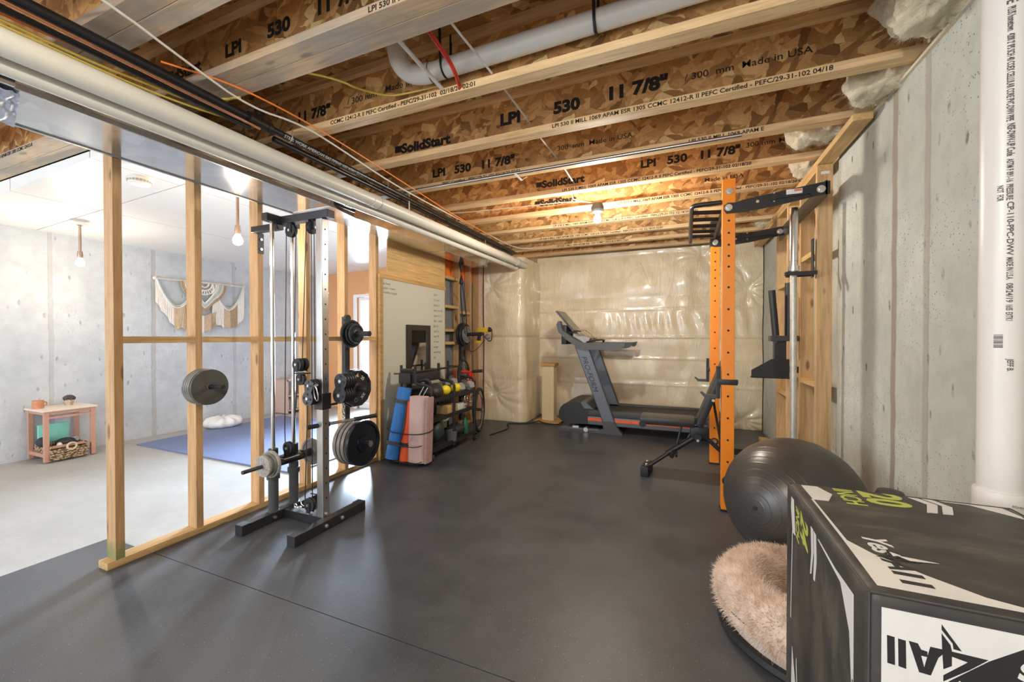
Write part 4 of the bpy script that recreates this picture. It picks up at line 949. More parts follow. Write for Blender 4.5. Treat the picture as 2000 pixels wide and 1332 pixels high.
for k, (y, h, lb) in enumerate([(3.70, .17, 'first'), (3.86, .18, 'second'), (4.02, .175, 'third')]):
    m = MB(); m.lathe([(0, 0), (.062, 0), (.066, .03), (.066, h-.03), (.05, h), (0, h)], (-2.50, y, .407+.0), n=22)
    tag(m.build('storage_bin', plain('navy_black_plastic', (.02, .024, .035), .3), loc=(-2.5, y, .407)), lb + ' glossy dark canister on the middle cart tray counted from the mats', 'canister', 'canisters on the cart')
for k, c in enumerate([(-2.29, 4.10, .53), (-2.30, 4.17, .50), (-2.28, 4.20, .55)]):
    m = MB(); m.torus(c, .035, .006, (1, .3*k, .2)); m.torus((c[0], c[1]-.01, c[2]-.07), .02, .005, (1, 0, .5))
    tag(m.build('grip_ring', [CHROME, plain('dark_red_plastic', (.25, .02, .02), .4), CHROME][k], loc=c), ['chrome ring clip hanging under the right end of the cart top', 'dark red strap loop hanging under the cart top', 'outermost chrome clip at the right end of the cart'][k], 'clip')
# bar + handles lying across the left end of the cart
t = thing('bar_attachment', 'black padded bar attachment laid across the left posts of the cart', 'bar attachment', (-2.56, 3.40, .87))
m = MB(); m.b2((-2.645, 3.33, .765), (-2.50, 3.345, .875), .01); m.b2((-2.60, 3.36, .77), (-2.44, 3.78, .87), .02); m.build('padded_plate', BAG, t)
m = MB(); m.tube([(-2.70, 3.33, .862), (-2.47, 3.37, .865)], .008, 8); m.tube([(-2.64, 3.37, .905), (-2.49, 3.37, .905)], .012, 8); m.build('bar', GMETAL, t)
t = thing('handle_attachment', 'pair of chrome row handles standing behind the pink mat', 'handle', (-2.35, 3.36, .66))
for x in (-2.41, -2.36):
    m = MB(); m.tube([(x-.03, 3.35, .60), (x+.03, 3.40, .74)], .008, 8); m.build('chrome_arm', CHROME, t)
m = MB(); m.tube([(-2.38, 3.40, .74), (-2.33, 3.40, .74)], .008, 8); m.build('cross_arm', CHROME, t)
m = MB(); m.tube([(-2.46, 3.42, .78), (-2.41, 3.44, .81), (-2.36, 3.46, .79), (-2.35, 3.47, .73)], .018, 10, smooth=2); m.sphere((-2.47, 3.41, .78), .03, 14)
tag(m.build('curved_handle', RUB, loc=(-2.41, 3.44, .73)), 'curved black rubber handle on top of the cart', 'handle')

# bicycle against the far end of the framing
BK = thing('bicycle', 'bicycle with a red frame parked behind the right end of the cart', 'bicycle', (-2.62, 4.72, 0))
def wheel(c, ax, r, nm):
    m = MB(); m.torus(c, r-.022, .022, ax, 48, 12); w_ = m.build(nm, RUB, BK)
    m = MB(); m.torus(c, r-.048, .008, ax, 48, 8); m.build('rim', STEEL, w_)
    m = MB(); z = V(ax).normalized(); x = z.orthogonal().normalized(); y = z.cross(x)
    for k in range(20):
        a = 2*PI*k/20; m.tube([V(c)+z*.02*(-1)**k, V(c)+(x*math.cos(a)+y*math.sin(a))*(r-.05)], .0013, 4)
    m.build('spokes', STEEL, w_)
    m = MB(); m.cyl(V(c)-z*.04, V(c)+z*.04, .018, n=12); m.build('hub', GMETAL, w_)
wheel((-2.60, 4.60, .70), (.98, .24, .05), .255, 'raised_wheel'); wheel((-2.42, 4.68, .29), (.97, .25, 0), .288, 'ground_wheel')
RED = plain('red_frame_paint', (.65, .03, .02), .3)
for pts, r in (([(-2.60, 4.45, .80), (-2.50, 4.62, .78)], .018), ([(-2.50, 4.62, .80), (-2.46, 4.66, .50)], .02), ([(-2.51, 4.60, .80), (-2.52, 4.60, .48)], .016), ([(-2.62, 4.38, .82), (-2.60, 4.45, .52)], .012)):
    m = MB(); m.tube(pts, r, 12); m.build('frame_tube', RED, BK)
m = MB(); m.tube([(-2.49, 4.62, .79), (-2.36, 4.66, .80)], .020, 12); m.build('handlebar_grip', RUB, BK)
m = MB(); m.tube([(-2.48, 4.60, .48), (-2.36, 4.58, .53), (-2.34, 4.60, .46)], .010, 8, smooth=1); m.build('crank', CHROME, BK)

# cords and plates hanging at the far framing
t = thing('plate_peg', 'black wall rail and peg behind the bicycle', 'wall peg', (-2.77, 4.62, .3))
m = MB(); m.b2((-2.788, 4.79, .1), (-2.75, 4.845, 1.35), .003); m.build('rail', BLK, t, smooth=False)
m = MB(); m.cyl((-2.765, 4.80, 1.27), (-2.43, 4.80, 1.28), .0245, n=20); m.build('peg', BLK, t)
g = 'plates on the far wall peg'
plate_proto(.165, .03, IRONB, loc=(-2.745, 4.80, 1.27), label='large black plate at the back of the far wall peg', bore=.05, hub=.05, group=g)
plate_proto(.155, .026, IRONB, loc=(-2.71, 4.80, 1.27), label='middle black plate on the far wall peg', bore=.05, hub=.05, group=g)
plate_proto(.115, .022, GREYP, loc=(-2.68, 4.80, 1.27), label='grey front plate on the far wall peg', bore=.05, hub=.045, group=g)
t = thing('resistance_cord', 'bundle of black elastic cords hanging from the duct to the far wall peg', 'cord', (-2.66, 4.62, 2.2))
for dx, dy in ((0, 0), (.03, .02), (-.03, .04), (.0, .08)):
    m = MB(); m.tube([(-2.66, 4.64, 1.97), (-2.66+dx, 4.62+dy, 1.85), (-2.66+dx*1.3, 4.66+dy*1.4, 1.6), (-2.66+dx, 4.70+dy, 1.35), (-2.66+dx, 4.74+dy*.5, 1.28)], .0055, 7, smooth=2); m.build('elastic_cord', RUB, t)
m = MB(); m.tube([(-2.66, 4.64, 2.20), (-2.66, 4.64, 2.06)], .005, 6); m.lathe([(.0, 0), (.03, .01), (.022, .07), (.006, .13)], (-2.66, 4.64, 1.93), n=14); m.lathe([(.0, .0), (.008, 0), (.035, .1), (.035, .12), (0, .12)], (-2.66, 4.64, 2.10), n=12); m.build('hanging_clasp', RUB, t)
m = MB(); m.torus((-2.70, 4.80, 1.26), .135, .007, (1, .1, 0)); m.torus((-2.69, 4.80, 1.25), .12, .007, (1, -.1, .1)); m.tube([(-2.66, 4.70, 1.18), (-2.60, 4.78, 1.02), (-2.55, 4.9, 1.08), (-2.48, 4.97, 1.2)], .005, 6, smooth=2); m.tube([(-2.70, 4.78, 1.12), (-2.72, 4.80, .98), (-2.69, 4.86, .86)], .005, 6, smooth=2); m.build('coiled_cord', RUB, t)
# drill on the charger
t = thing('power_drill', 'yellow and black cordless drill hanging beside the far wall peg', 'drill', (-2.50, 4.98, 1.2))
YD = plain('yellow_tool_plastic', (.62, .42, .03), .4)
m = MB(); m.b2((-2.56, 4.90, 1.30), (-2.40, 4.96, 1.37), .012); m.build('body', YD, t)
m = MB(); m.bar((-2.53, 4.93, 1.31), (-2.555, 4.93, 1.19), .04, .045, b=.01); m.build('grip', BLK, t)
m = MB(); m.b2((-2.60, 4.89, 1.15), (-2.51, 4.97, 1.19), .008); m.build('battery', YD, t)
m = MB(); m.lathe([(.0, 0), (.028, 0), (.026, .03), (.012, .05), (0, .05)], (-2.40, 4.93, 1.335), (1,0,0), 16); m.build('chuck', RUB, t)
m = MB(); m.sphere((-2.42, 4.93, 1.24), .045, 16, (1, .7, .9)); m.build('motor_head', GREYP, t)
m = MB(); m.tube([(-2.40, 4.93, 1.37), (-2.36, 4.93, 1.36), (-2.35, 4.93, 1.27), (-2.36, 4.93, 1.18), (-2.42, 4.93, 1.19)], .007, 8, smooth=2); m.build('cord', RUB, t)
m = MB(); m.b2((-2.72, 5.39, 1.0), (-2.70, 5.40, 1.0)); 
m = MB(); m.tube([(-2.70, 5.375, 2.35), (-2.705, 5.37, 1.7), (-2.69, 5.37, 1.25), (-2.70, 5.37, .6), (-2.69, 5.365, .08)], .006, 6, smooth=1); tag(m.build('hanging_cord', RUB, loc=(-2.7, 5.37, .08)), 'dark cord running down the edge of the poly wrapped column', 'cord')
cable('black power cord lying on the floor from the cart to the treadmill', [(-2.2, 4.55, .006), (-2.1, 5.0, .006), (-2.3, 5.25, .006), (-2.05, 5.33, .006), (-1.95, 5.42, .006), (-1.88, 5.52, .03), (-1.78, 5.45, .006), (-1.55, 5.38, .02), (-1.47, 5.42, .06)], .007, RUB, 'extension_cord', cat='cord')
# ================================================================ treadmill (walks along X)
TR = thing('treadmill', 'grey and black folding treadmill with an orange stripe against the poly wrapped wall', 'treadmill', (-.6, 5.57, 0))
GT = plain('treadmill_grey', (.13, .15, .18), .38, .2, var=.06); DT = plain('treadmill_dark', (.022, .023, .025), .45, var=.15)
YN, YF = 5.18, 5.92
def slab(poly, y, w, name, mat, par=TR, ang=30): 
    m = MB(); m.prism(poly, (0, y, 0), (1,0,0), (0,0,1), (0, w, 0)); return m.build(name, mat, par, ang=ang)
hood = [(-1.497, .15), (-1.497, .24), (-1.47, .30), (-1.436, .335), (-1.348, .372), (-1.2, .376), (-1.10, .372), (-1.03, .30), (-1.03, .10), (-1.412, .085)]
slab(hood, YN+.05, .72, 'motor_hood', DT)
slab([(-1.20, .3765), (-1.13, .3765), (-1.03, .30), (-1.15, .30)], YN+.045, .73, 'hood_trim', GT)
m = MB(); m.b2((-1.05, YN+.10, .235), (.40, YF-.06, .262), .004); m.build('running_belt', RUB, TR, smooth=False)
for y, nm in ((YN+.03, 'side_rail'), (YF-.07, 'side_rail')):
    m = MB(); m.b2((-1.10, y, .205), (.42, y+.09, .285), .010); r_ = m.build(nm, plain('dark_rail', (.05, .052, .055), .5), TR)
    m = MB(); m.b2((-1.10, y-.004, .150), (.30, y, .186)); m.build('orange_stripe', plain('treadmill_orange', (.80, .12, .02), .4), r_, smooth=False)
    m = MB(); m.b2((-1.10, y+.002, .10), (.42, y+.05, .205), .004); m.build('frame_rail', GT, r_)
m = MB(); m.b2((.30, YN+.02, .06), (.50, YF, .27), .03); m.build('rear_roller_cover', DT, TR)
for y in (YN, YF-.08):
    par = TR
    f = slab([(-1.512, .0), (-1.512, .028), (-1.47, .034), (-.95, .040), (-.895, .06), (-.905, .16), (-.765, .16), (-.70, .06), (-.66, .018), (-.66, 0)], y, .08, 'base_foot', plain('foot_grey', (.07, .075, .085), .42))
    m = MB(); m.b2((-1.45, y-.003, .030), (-.95, y+.075, .046), .004); m.build('foot_cover', GT, f)
    m = MB(); m.b2((-1.30, y+.02, .04), (-1.22, y+.06, .07)); m.cyl((-1.12, y-.01, .035), (-1.12, y+.09, .035), .03, n=20); m.build('transport_wheel', BOLT, f)
    u = slab([(-1.262, 1.12), (-1.105, 1.12), (-.758, .15), (-.898, .15)], y+.01, .055, 'upright', GT)
    for a in ((-1.266, 1.12, -.902, .15), (-1.101, 1.12, -.754, .15)):
        m = MB(); m.bar((a[0], y+.037, a[1]), (a[2], y+.037, a[3]), .058, .008, up=(1, 0, .36)); m.build('edge_trim', DT, u, smooth=False)
    arm = [(-1.514, 1.404), (-1.497, 1.34), (-1.481, 1.293), (-1.373, 1.2), (-1.256, 1.12), (-1.20, 1.09), (-1.123, 1.073), (-.692, 1.078), (-.655, 1.092), (-.63, 1.13), (-.62, 1.165), (-.943, 1.167), (-1.15, 1.163), (-1.21, 1.175), (-1.291, 1.225), (-1.433, 1.327), (-1.452, 1.39), (-1.463, 1.452), (-1.49, 1.45)]
    slab(arm, y-.02, .09, 'handrail', plain('handrail_grey', (.075, .078, .08), .45))
    slab([(-.62, 1.165), (-.615, 1.11), (-.58, 1.107), (-.56, 1.125), (-.545, 1.175)], y-.012, .075, 'grip_end', DT)
# lettering down the near upright
d_ = V((-.758+1.105, 0, .15-1.12)).normalized(); up_ = V((-d_.z, 0, d_.x)) if False else V((.94, 0, .34))
text('PRO-FORM', .095, V((-1.185, YN+.0085, .985)), d_, d_.cross(V((0,1,0)))*1, plain('navy_lettering', (.01, .012, .03), .5), TR, fit=.50, bold=-.005, shear=.35)
m = MB(); m.b2((-1.47, YN+.07, 1.14), (-1.40, YF-.06, 1.40), .01); m.bar((-1.40, (YN+YF)/2, 1.27), (-1.10, (YN+YF)/2, 1.10), .62, .05, up=(.5, 0, .85), b=.012); m.build('console_base', DT, TR)
m = MB(); m.prism([(-1.31, 1.287), (-1.24, 1.245), (-1.17, 1.25), (-1.081, 1.225), (-1.122, 1.157), (-1.31, 1.18)], (0, YN+.08, 0), (1,0,0), (0,0,1), (0, .52, 0)); m.build('tray', plain('light_grey_console', (.34, .35, .35), .4), TR, ang=30)
a = V((-1.555, 0, 1.60)); b = V((-1.315, 0, 1.325)); n_ = (b-a).cross(V((0,1,0))).normalized(); 
if n_.x < 0: n_ = -n_
m = MB(); m.prism([(0, 0), (.0, .46), (.365, .46), (.365, 0)], a+V((0, YN+.14, 0)), (b-a).normalized(), (0,1,0), -n_*.022); sc_ = m.build('screen_housing', plain('screen_bezel', (.05, .042, .036), .35), TR, smooth=False)
m = MB(); m.prism([(.015, .02), (.015, .44), (.35, .44), (.35, .02)], a+V((0, YN+.14, 0))+n_*.0005, (b-a).normalized(), (0,1,0), n_*.001); m.build('display', plain('glossy_dark_display', (.10, .10, .08), .06, var=.02), sc_, smooth=False)
m = MB()
for y in (YN+.2, YN+.5):
    m.tube([(-1.31, y, 1.345), (-1.22, y, 1.33), (-1.10, y, 1.23), (-1.06, y, 1.20), (-1.05, y, 1.15)], .006, 6, smooth=1)
m.tube([(-1.22, YN+.2, 1.33), (-1.22, YN+.5, 1.33)], .006, 6); m.tube([(-1.10, YN+.2, 1.23), (-1.10, YN+.5, 1.23)], .006, 6)
m.build('clear_book_rest', plain('clear_amber_plastic', (.40, .33, .20), .15), TR)
m = MB(); m.tube([(-1.12, YN+.03, 1.17), (-1.02, YN+.1, 1.20), (-.98, YF-.15, 1.20), (-1.02, YF-.05, 1.17)], .012, 8, smooth=1); m.build('front_grab_bar', DT, TR)

# ================================================================ cat scratching post
t = thing('scratching_post', 'cream scratching post with a wooden top and base beside the treadmill', 'scratching post', (-1.76, 5.68, 0))
PW = wood('honey_wood', 'X', (.62, .38, .12), (.5, .28, .08), knots=False)
m = MB(); m.b2((-1.955, 5.50, .0), (-1.56, 5.86, .022), .004); m.build('base', PW, t, smooth=False)
m = MB(); m.b2((-1.86, 5.60, .022), (-1.68, 5.76, .815), .006)
for k in range(60): z = .035+k*.0128; m.b2((-1.862, 5.598, z), (-1.678, 5.762, z+.005))
m.build('sisal_column', plain('cream_sisal', (.72, .60, .38), .85, var=.1, scale=120, bump=.4), t, smooth=False)
m = MB(); m.b2((-1.88, 5.58, .815), (-1.66, 5.78, .855), .006); m.build('cap', PW, t, smooth=False)

# ================================================================ folding squat rack
RK = thing('squat_rack', 'tall orange folding wall rack with black arms', 'squat rack', (.32, 3.8, 0))
HZ = [2.259, 2.09, 2.0, 1.895, 1.81, 1.70]
def holes(y, x0, zs, r=.0075):
    m = MB()
    for z in zs: m.cyl((x0, y+.0004, z), (x0, y-.0012, z), r, n=14)
    return m
for y, zt in ((3.20, 2.352), (4.36, 2.352)):
    m = MB(); m.b2((.278, y, .012), (.358, y+.075, zt), .003); u = m.build('upright', ORANGE, RK, smooth=False)
    zs = [2.058, 1.972, 1.889, 1.81, 1.735, 1.59, 1.435, 1.285, 1.13, .975, .82, .665, .51, .355]
    for z in zs: holes(y-.0005, .318, [z]).build('hole', INK, u)
    m = MB(); m.b2((.2774, y+.02, .3), (.2779, y+.055, 2.3)); 
    hh = MB()
    z = .25
    while z < 2.25: hh.cyl((.2783, y+.037, z), (.2770, y+.037, z), .004, n=8); z += .052
    hh.build('side_holes', plain('pale_hole_edge', (.5, .2, .05), .5), u)
    m = MB(); m.b2((.272, y-.006, 0), (.364, y+.081, .014), .002); m.build('foot_cap', BLK, u, smooth=False)
    m = MB(); m.cyl((.318, y-.002, 2.262), (.318, y-.010, 2.262), .024, n=24); m.cyl((.318, y-.010, 2.262), (.318, y-.019, 2.262), .014, n=6); m.build('bolt', BOLT, u)
    # top folding arm
    za = 2.145 if y < 4 else 2.15
    arm = MB(); P = [(.302, za-.038), (.285, za-.01), (.287, za+.02), (.31, za+.036), (.36, za+.033), (.40, za+.045), (.84, za+.10), (.895, za+.105), (.895, za+.02), (.84, za+.018), (.60, za-.02), (.40, za-.04)]
    arm.prism([(p[0], p[1]) for p in P], (0, y-.010, 0), (1,0,0), (0,0,1), (0, .007, 0)); a_ = arm.build('folding_arm', BLK, RK, ang=30)
    for (x, z, r) in ((.314, za, .024), (.845, za+.055, .024)):
        m = MB(); m.cyl((x, y-.010, z), (x, y-.018, z), r, n=24); m.cyl((x, y-.018, z), (x, y-.028, z), r*.58, n=6); m.build('bolt', BOLT, a_)
    m = MB(); m.cyl((.49, y-.010, za+.022), (.49, y-.0112, za+.022), .010, n=16); m.build('slot', plain('pale_slot', (.6, .45, .28), .6), a_)
    m = MB(); m.bar((.58, y-.016, za+.028), (.79, y-.016, za+.040), .008, .012); m.cyl((.58, y-.008, za+.03), (.58, y-.022, za+.03), .018, n=16); m.cyl((.80, y-.008, za+.03), (.80, y-.022, za+.03), .014, n=16); m.build('locking_handle', BLK, a_, ang=30)
    for z in (.0, .055):
        m = MB(); m.cyl((.585, y-.010, za+.012+z), (.585, y-.014, za+.012+z), .006, n=10); m.build('rivet', BOLT, a_)
    if y < 4:
        m = MB(); m.b2((.655, y-.0112, za+.045), (.745, y-.0100, za+.078)); m.build('warning_label', plain('white_label', (.8, .78, .76), .5), a_, smooth=False)
        m = MB(); m.b2((.70, y-.0118, za+.060), (.742, y-.0110, za+.076)); m.build('red_label_block', plain('red_label_print', (.7, .2, .12), .5), a_, smooth=False)
    # low arm
    m = MB(); m.bar((.318, y+.04, .14), (.89, y+.04, .12), .012, .06, b=.002); m.build('lower_arm', BLK, RK, smooth=False)
    m = MB(); m.torus((.318, y-.006, .222), .030, .006, (0,1,0), 28, 8); m.build('black_ring', RUB, u)
    m = MB(); m.cyl((.318, y, .222), (.318, y-.02, .222), .017, n=6); m.build('bolt', BOLT, u)
for z0, z1 in ((2.15, 2.255), (.09, .17)):
    m = MB(); m.b2((.868, 3.19, z0), (.882, 4.50, z1), .002)
    m.build('wall_stringer', plain('grey_black_steel', (.06, .06, .06), .4, .4), RK, smooth=False)
# multi grip pull-up bar
m = MB(); m.tube([(.275, 3.23, 2.20), (.11, 3.23, 2.20), (.082, 3.26, 2.20), (.082, 3.40, 2.20), (.095, 4.33, 2.17)], .0165, 12, smooth=1); m.build('outer_pull_up_bar', BLK, RK)
m = MB(); m.tube([(.305, 3.27, 2.18), (.300, 4.36, 2.20)], .022, 12); m.build('inner_pull_up_bar', BLK, RK)
for y in (3.42, 3.62, 3.82, 4.02, 4.2):
    m = MB(); m.tube([(.086, y-.02, 2.195), (.30, y+.02, 2.19)], .015, 12); m.build('grip_rung', BLK, RK)
m = MB(); m.b2((.274, 4.345, 2.12), (.362, 4.44, 2.36), .002); m.build('far_bar_bracket', BLK, RK, smooth=False)
m = MB(); m.cyl((.318, 4.345, 2.155), (.318, 4.33, 2.155), .022, n=20); m.build('bracket_bolt', BOLT, RK)
for y in (3.205, 4.37):
    t = thing('barbell_hook', 'black J shaped barbell hook on the %s orange upright' % ('near' if y < 4 else 'far'), 'barbell hook', (.26, y, .8), 'barbell hooks')
    m = MB(); m.b2((.246, y+.0, .80), (.270, y+.055, 1.03), .004); m.build('back_plate', BLK, t, smooth=False)
    m = MB(); m.prism([(.262, .80), (.262, .822), (.178, .822), (.150, .845), (.138, .838), (.170, .80)], (0, y+.002, 0), (1,0,0), (0,0,1), (0, .05, 0)); m.build('hook', GMETAL, t, ang=30)
    m = MB(); m.b2((.252, y-.008, .90), (.378, y-.001, .94), .002); m.cyl((.36, y+.04, .92), (.385, y+.04, .92), .014, n=14); m.build('pin', BLK, t)

# barbell standing in the vertical holder
bx, by = .735, 3.36
t = thing('barbell', 'silver barbell standing upright behind the orange rack', 'barbell', (bx+.01, by, 0))
m = MB(); m.cyl((bx+.01, by, .02), (bx, by, 1.70), .0205, n=20); m.build('shaft', plain('worn_steel_shaft', (.58, .55, .48), .45, .5), t)
m = MB(); m.cyl((bx, by, 1.70), (bx, by, 2.14), .0265, n=28); sl = m.build('sleeve', CHROME, t)
m = MB(); m.cyl((bx, by, 1.70), (bx, by, 1.735), .036, n=28); m.build('collar', CHROME, sl)
m = MB(); m.torus((bx, by, 1.77), .0268, .0008, (0,0,1), 28, 6); m.build('sleeve_ring', GMETAL, sl)
t = thing('barbell_holder', 'black wall bracket gripping the upright barbell', 'wall bracket', (.82, 3.42, 1.66))
m = MB(); m.b2((.86, 3.41, 1.66), (.868, 3.455, 1.93), .001); m.build('wall_plate', BLK, t, smooth=False)
m = MB(); m.b2((.70, 3.30, 1.665), (.86, 3.318, 1.690), .002); m.b2((.70, 3.40, 1.665), (.868, 3.418, 1.690), .002); m.b2((.675, 3.30, 1.665), (.70, 3.33, 1.69), .002); m.build('fork', BLK, t, smooth=False)
# dip handles on the framing
t = thing('dip_attachment', 'black dip bar attachment with two upright posts mounted by the framing', 'dip attachment', (.75, 3.95, .9))
dy = 3.85
m = MB(); m.prism([(.555, .915), (.555, .965), (.70, 1.06), (.82, 1.06), (.82, .915), (.575, .90)], (0, dy, 0), (1,0,0), (0,0,1), (0, .012, 0)); m.b2((.555, dy, .90), (.86, dy+.06, .912)); m.build('gusset_arm', BLK, t, smooth=False)
m = MB(); m.b2((.715, dy+.0, .92), (.80, dy+.06, 1.22), .004); m.build('stem', BLK, t, smooth=False)
m = MB(); m.b2((.685, dy-.03, 1.205), (.875, dy+.08, 1.25), .004); m.b2((.71, dy-.034, 1.19), (.73, dy-.02, 1.21)); m.build('clamp_plate', plain('dark_gunmetal', (.07, .07, .07), .4, .5), t, smooth=False)
m = MB(); m.cyl((.725, dy, 1.25), (.695, dy, 1.62), .0255, n=22); m.build('post', BLK, t)
m = MB(); m.cyl((.825, dy+.05, 1.25), (.825, dy+.05, 1.68), .030, n=22); m.build('post', BLK, t)
m = MB(); m.b2((.83, dy+.01, .95), (.885, dy+.05, 1.0)); m.build('wall_mount', BLK, t, smooth=False)

# ================================================================ bench
BN = thing('weight_bench', 'black adjustable weight bench with its back raised beside the orange rack', 'bench', (.1, 3.86, 0))
VIN = plain('black_vinyl', (.03, .03, .028), .42, var=.1, scale=200, bump=.08)
m = MB(); m.b2((-.325, 3.73, .475), (.125, 3.99, .530), .018); m.build('seat', VIN, BN)
m = MB(); m.cyl((-.30, 3.74, .465), (-.30, 3.98, .465), .030, n=20); m.build('seat_nose_roll', RUB, BN)
m = MB(); m.bar((.155, 3.86, .475), (.365, 3.86, 1.03), .26, .060, up=(.93, 0, -.35), b=.018); m.build('back_pad', VIN, BN)
m = MB(); m.b2((-.28, 3.83, .445), (.12, 3.89, .475), .004); m.build('seat_frame', BLK, BN, smooth=False)
m = MB(); m.tube([(.15, 3.86, .38), (-.10, 3.83, .20)], .024, 12); m.build('front_leg_outer', BLK, BN)
m = MB(); m.tube([(-.02, 3.84, .255), (-.265, 3.80, .07)], .017, 12); fl = m.build('front_leg', BLK, BN)
m = MB(); m.cyl((-.03, 3.80, .21), (-.01, 3.80, .21), .024, n=14); m.cyl((-.04, 3.80, .235), (-.06, 3.74, .20), .018, n=14); m.build('adjustment_knob', RUB, BN)
m = MB(); m.tube([(-.02, 3.85, .27), (.02, 3.86, .45)], .009, 8); m.tube([(.06, 3.86, .32), (.12, 3.86, .44)], .011, 8); m.build('seat_strut', BLK, BN)
m = MB(); m.bar((-.285, 3.72, .045), (-.255, 3.94, .045), .07, .09, b=.012); m.cyl((-.27, 3.74, .075), (-.27, 3.74, .10), .02, n=14); m.build('front_foot', RUB, BN)
m = MB()
for y in (3.74, 3.80, 3.90): m.cyl((-.272, y, .088), (-.268, y, .098), .010, n=8)
m.build('foot_bolts', BOLT, BN)
m = MB(); m.b2((.09, 3.83, .35), (.24, 3.89, .46), .02); m.cyl((.15, 3.81, .37), (.15, 3.91, .37), .03, n=16); m.build('hinge', BLK, BN)
m = MB(); m.tube([(.20, 3.86, .38), (.40, 3.86, .20), (.62, 3.86, .05)], .018, 12); m.build('rear_leg', BLK, BN)
m = MB(); m.bar((.62, 3.66, .03), (.62, 4.06, .03), .045, .045, b=.006); m.build('rear_foot', RUB, BN)
m = MB(); m.tube([(.27, 3.86, .71), (.335, 3.86, .30)], .010, 8); m.build('back_strut', BLK, BN)
m = MB(); m.cyl((.262, 3.72, .71), (.262, 3.728, .71), .012, n=8); m.cyl((.15, 3.80, .345), (.15, 3.808, .345), .012, n=8); m.build('hinge_bolts', BOLT, BN)

# ================================================================ exercise ball
t = thing('exercise_ball', 'big glossy black exercise ball between the orange rack and the jump box', 'exercise ball', (.575, 2.60, 0))
br = .337; bc = V((.580, 2.645, br-.003)); ax = V((-.60, -.72, .06)).normalized()
prof = []; N = 150
ringa = [math.radians(a) for a in (7, 13, 20, 27, 34, 41, 48, 55, 62, 69, 76, 83, 90, 97, 104, 111, 118, 125, 132, 139, 146, 153, 160, 167, 173)]
for k in range(N*3+1):
    a = PI*k/(N*3); d = min(abs(a-b) for b in ringa)
    rr = br + .0011*math.exp(-(d/.006)**2); prof.append((rr*math.sin(a), rr*math.cos(a)))
m = MB(); m.lathe(prof, bc, ax, 72); m.build('shell', plain('dark_pearl_vinyl', (.085, .080, .075), .33, .35, var=.06, scale=4, bump=.02), t, ang=180)
m = MB(); q = bc+ax*br; m.cyl(q-ax*.003, q+ax*.003, .011, n=16); m.build('plug', RUB, t)
m = MB(); m.lathe([(0, 0), (.045, .0), (.05, .05), (.03, .09), (0, .1)], (.86, 2.45, .0)); 
m = MB(); m.lathe([(0, 0), (.05, 0), (.055, .02), (.055, .52), (.045, .545), (0, .55)], (.88, 2.32, 0), n=28)
tag(m.build('foam_roller', plain('dark_brown_grey_foam', (.05, .045, .038), .5), loc=(.88, 2.32, 0)), 'dark foam roller standing between the ball and the concrete wall', 'foam roller')

# ================================================================ pet bed
PB = thing('pet_bed', 'fluffy beige donut pet bed on the floor beside the jump box', 'pet bed', (.53, 2.05, 0))
FURM = NT('beige_fur'); n1 = FURM.noise(14, 4, .6); FUR = FURM.set(FURM.ramp(n1.outputs[0], [(.3, (.60, .44, .33)), (.5, (.75, .60, .48)), (.7, (.88, .76, .66))]), .85)
FURM.b.inputs['Sheen Weight'].default_value = .4
BCX, BCY, RX, RY = .53, 2.005, .375, .36
m = MB()
def bedpt(u, v, off=0):
    a = 2*PI*u; ph = 2*PI*v; Rm = .258; rt = .112 + .008*math.sin(3*a) + off
    r = Rm + rt*math.cos(ph); z = .112 + rt*math.sin(ph)*1.12
    lump = 1+.035*noise.noise(V((math.cos(a)*3, math.sin(a)*3, ph)))
    return V((BCX + r*math.cos(a)*lump*1.0, BCY + r*math.sin(a)*.98*lump, max(z, .012)))
m.grid(72, 28, lambda u, v: bedpt(u, v)); m.build('bolster', FUR, PB, ang=180)
m = MB(); m.lathe([(0, .05), (.15, .045), (.22, .04)], (BCX, BCY, .0), n=40); m.build('cushion', FUR, PB)
m = MB(); m.lathe([(0, 0), (.360, 0), (.368, .012), (.36, .03), (.33, .035), (0, .035)], (BCX, BCY, 0.001), n=64); m.build('black_base', RUB, PB)
random.seed(11); vs = []; fs = []
def tuftfur(p, nrm, L, w):
    tdir = nrm.cross(V((random.gauss(0,1), random.gauss(0,1), random.gauss(0,1)))).normalized()
    lean = V((random.gauss(0,.45), random.gauss(0,.45), random.gauss(-.25,.35)))
    q1 = p + nrm*L*.55 + lean*L*.25; q2 = p + nrm*L*.8 + lean*L*.9
    o = len(vs); vs.extend([p - tdir*w, p + tdir*w, q1 + tdir*w*.7, q1 - tdir*w*.7, q2]); fs.extend([(o, o+1, o+2, o+3), (o+3, o+2, o+4)])
for _ in range(30000):
    u, v = random.random(), random.random()*.62 - .06
    p = bedpt(u, v); q = bedpt(u, v, .03); nrm = (q-p).normalized()
    if nrm.length < .5: continue
    tuftfur(p, nrm, random.uniform(.014, .026), .0011)
for _ in range(5000):
    r = .2*math.sqrt(random.random()); a = random.random()*2*PI
    tuftfur(V((BCX+r*math.cos(a), BCY+r*math.sin(a), .046)), V((0,0,1)), random.uniform(.015, .028), .0012)
m = MB(); m.v = [V(p) for p in vs]; m.f = fs; m.mi = [0]*len(fs)
fo = m.build('fur', FUR, PB, keep=True, smooth=False); fo['kind'] = 'stuff'

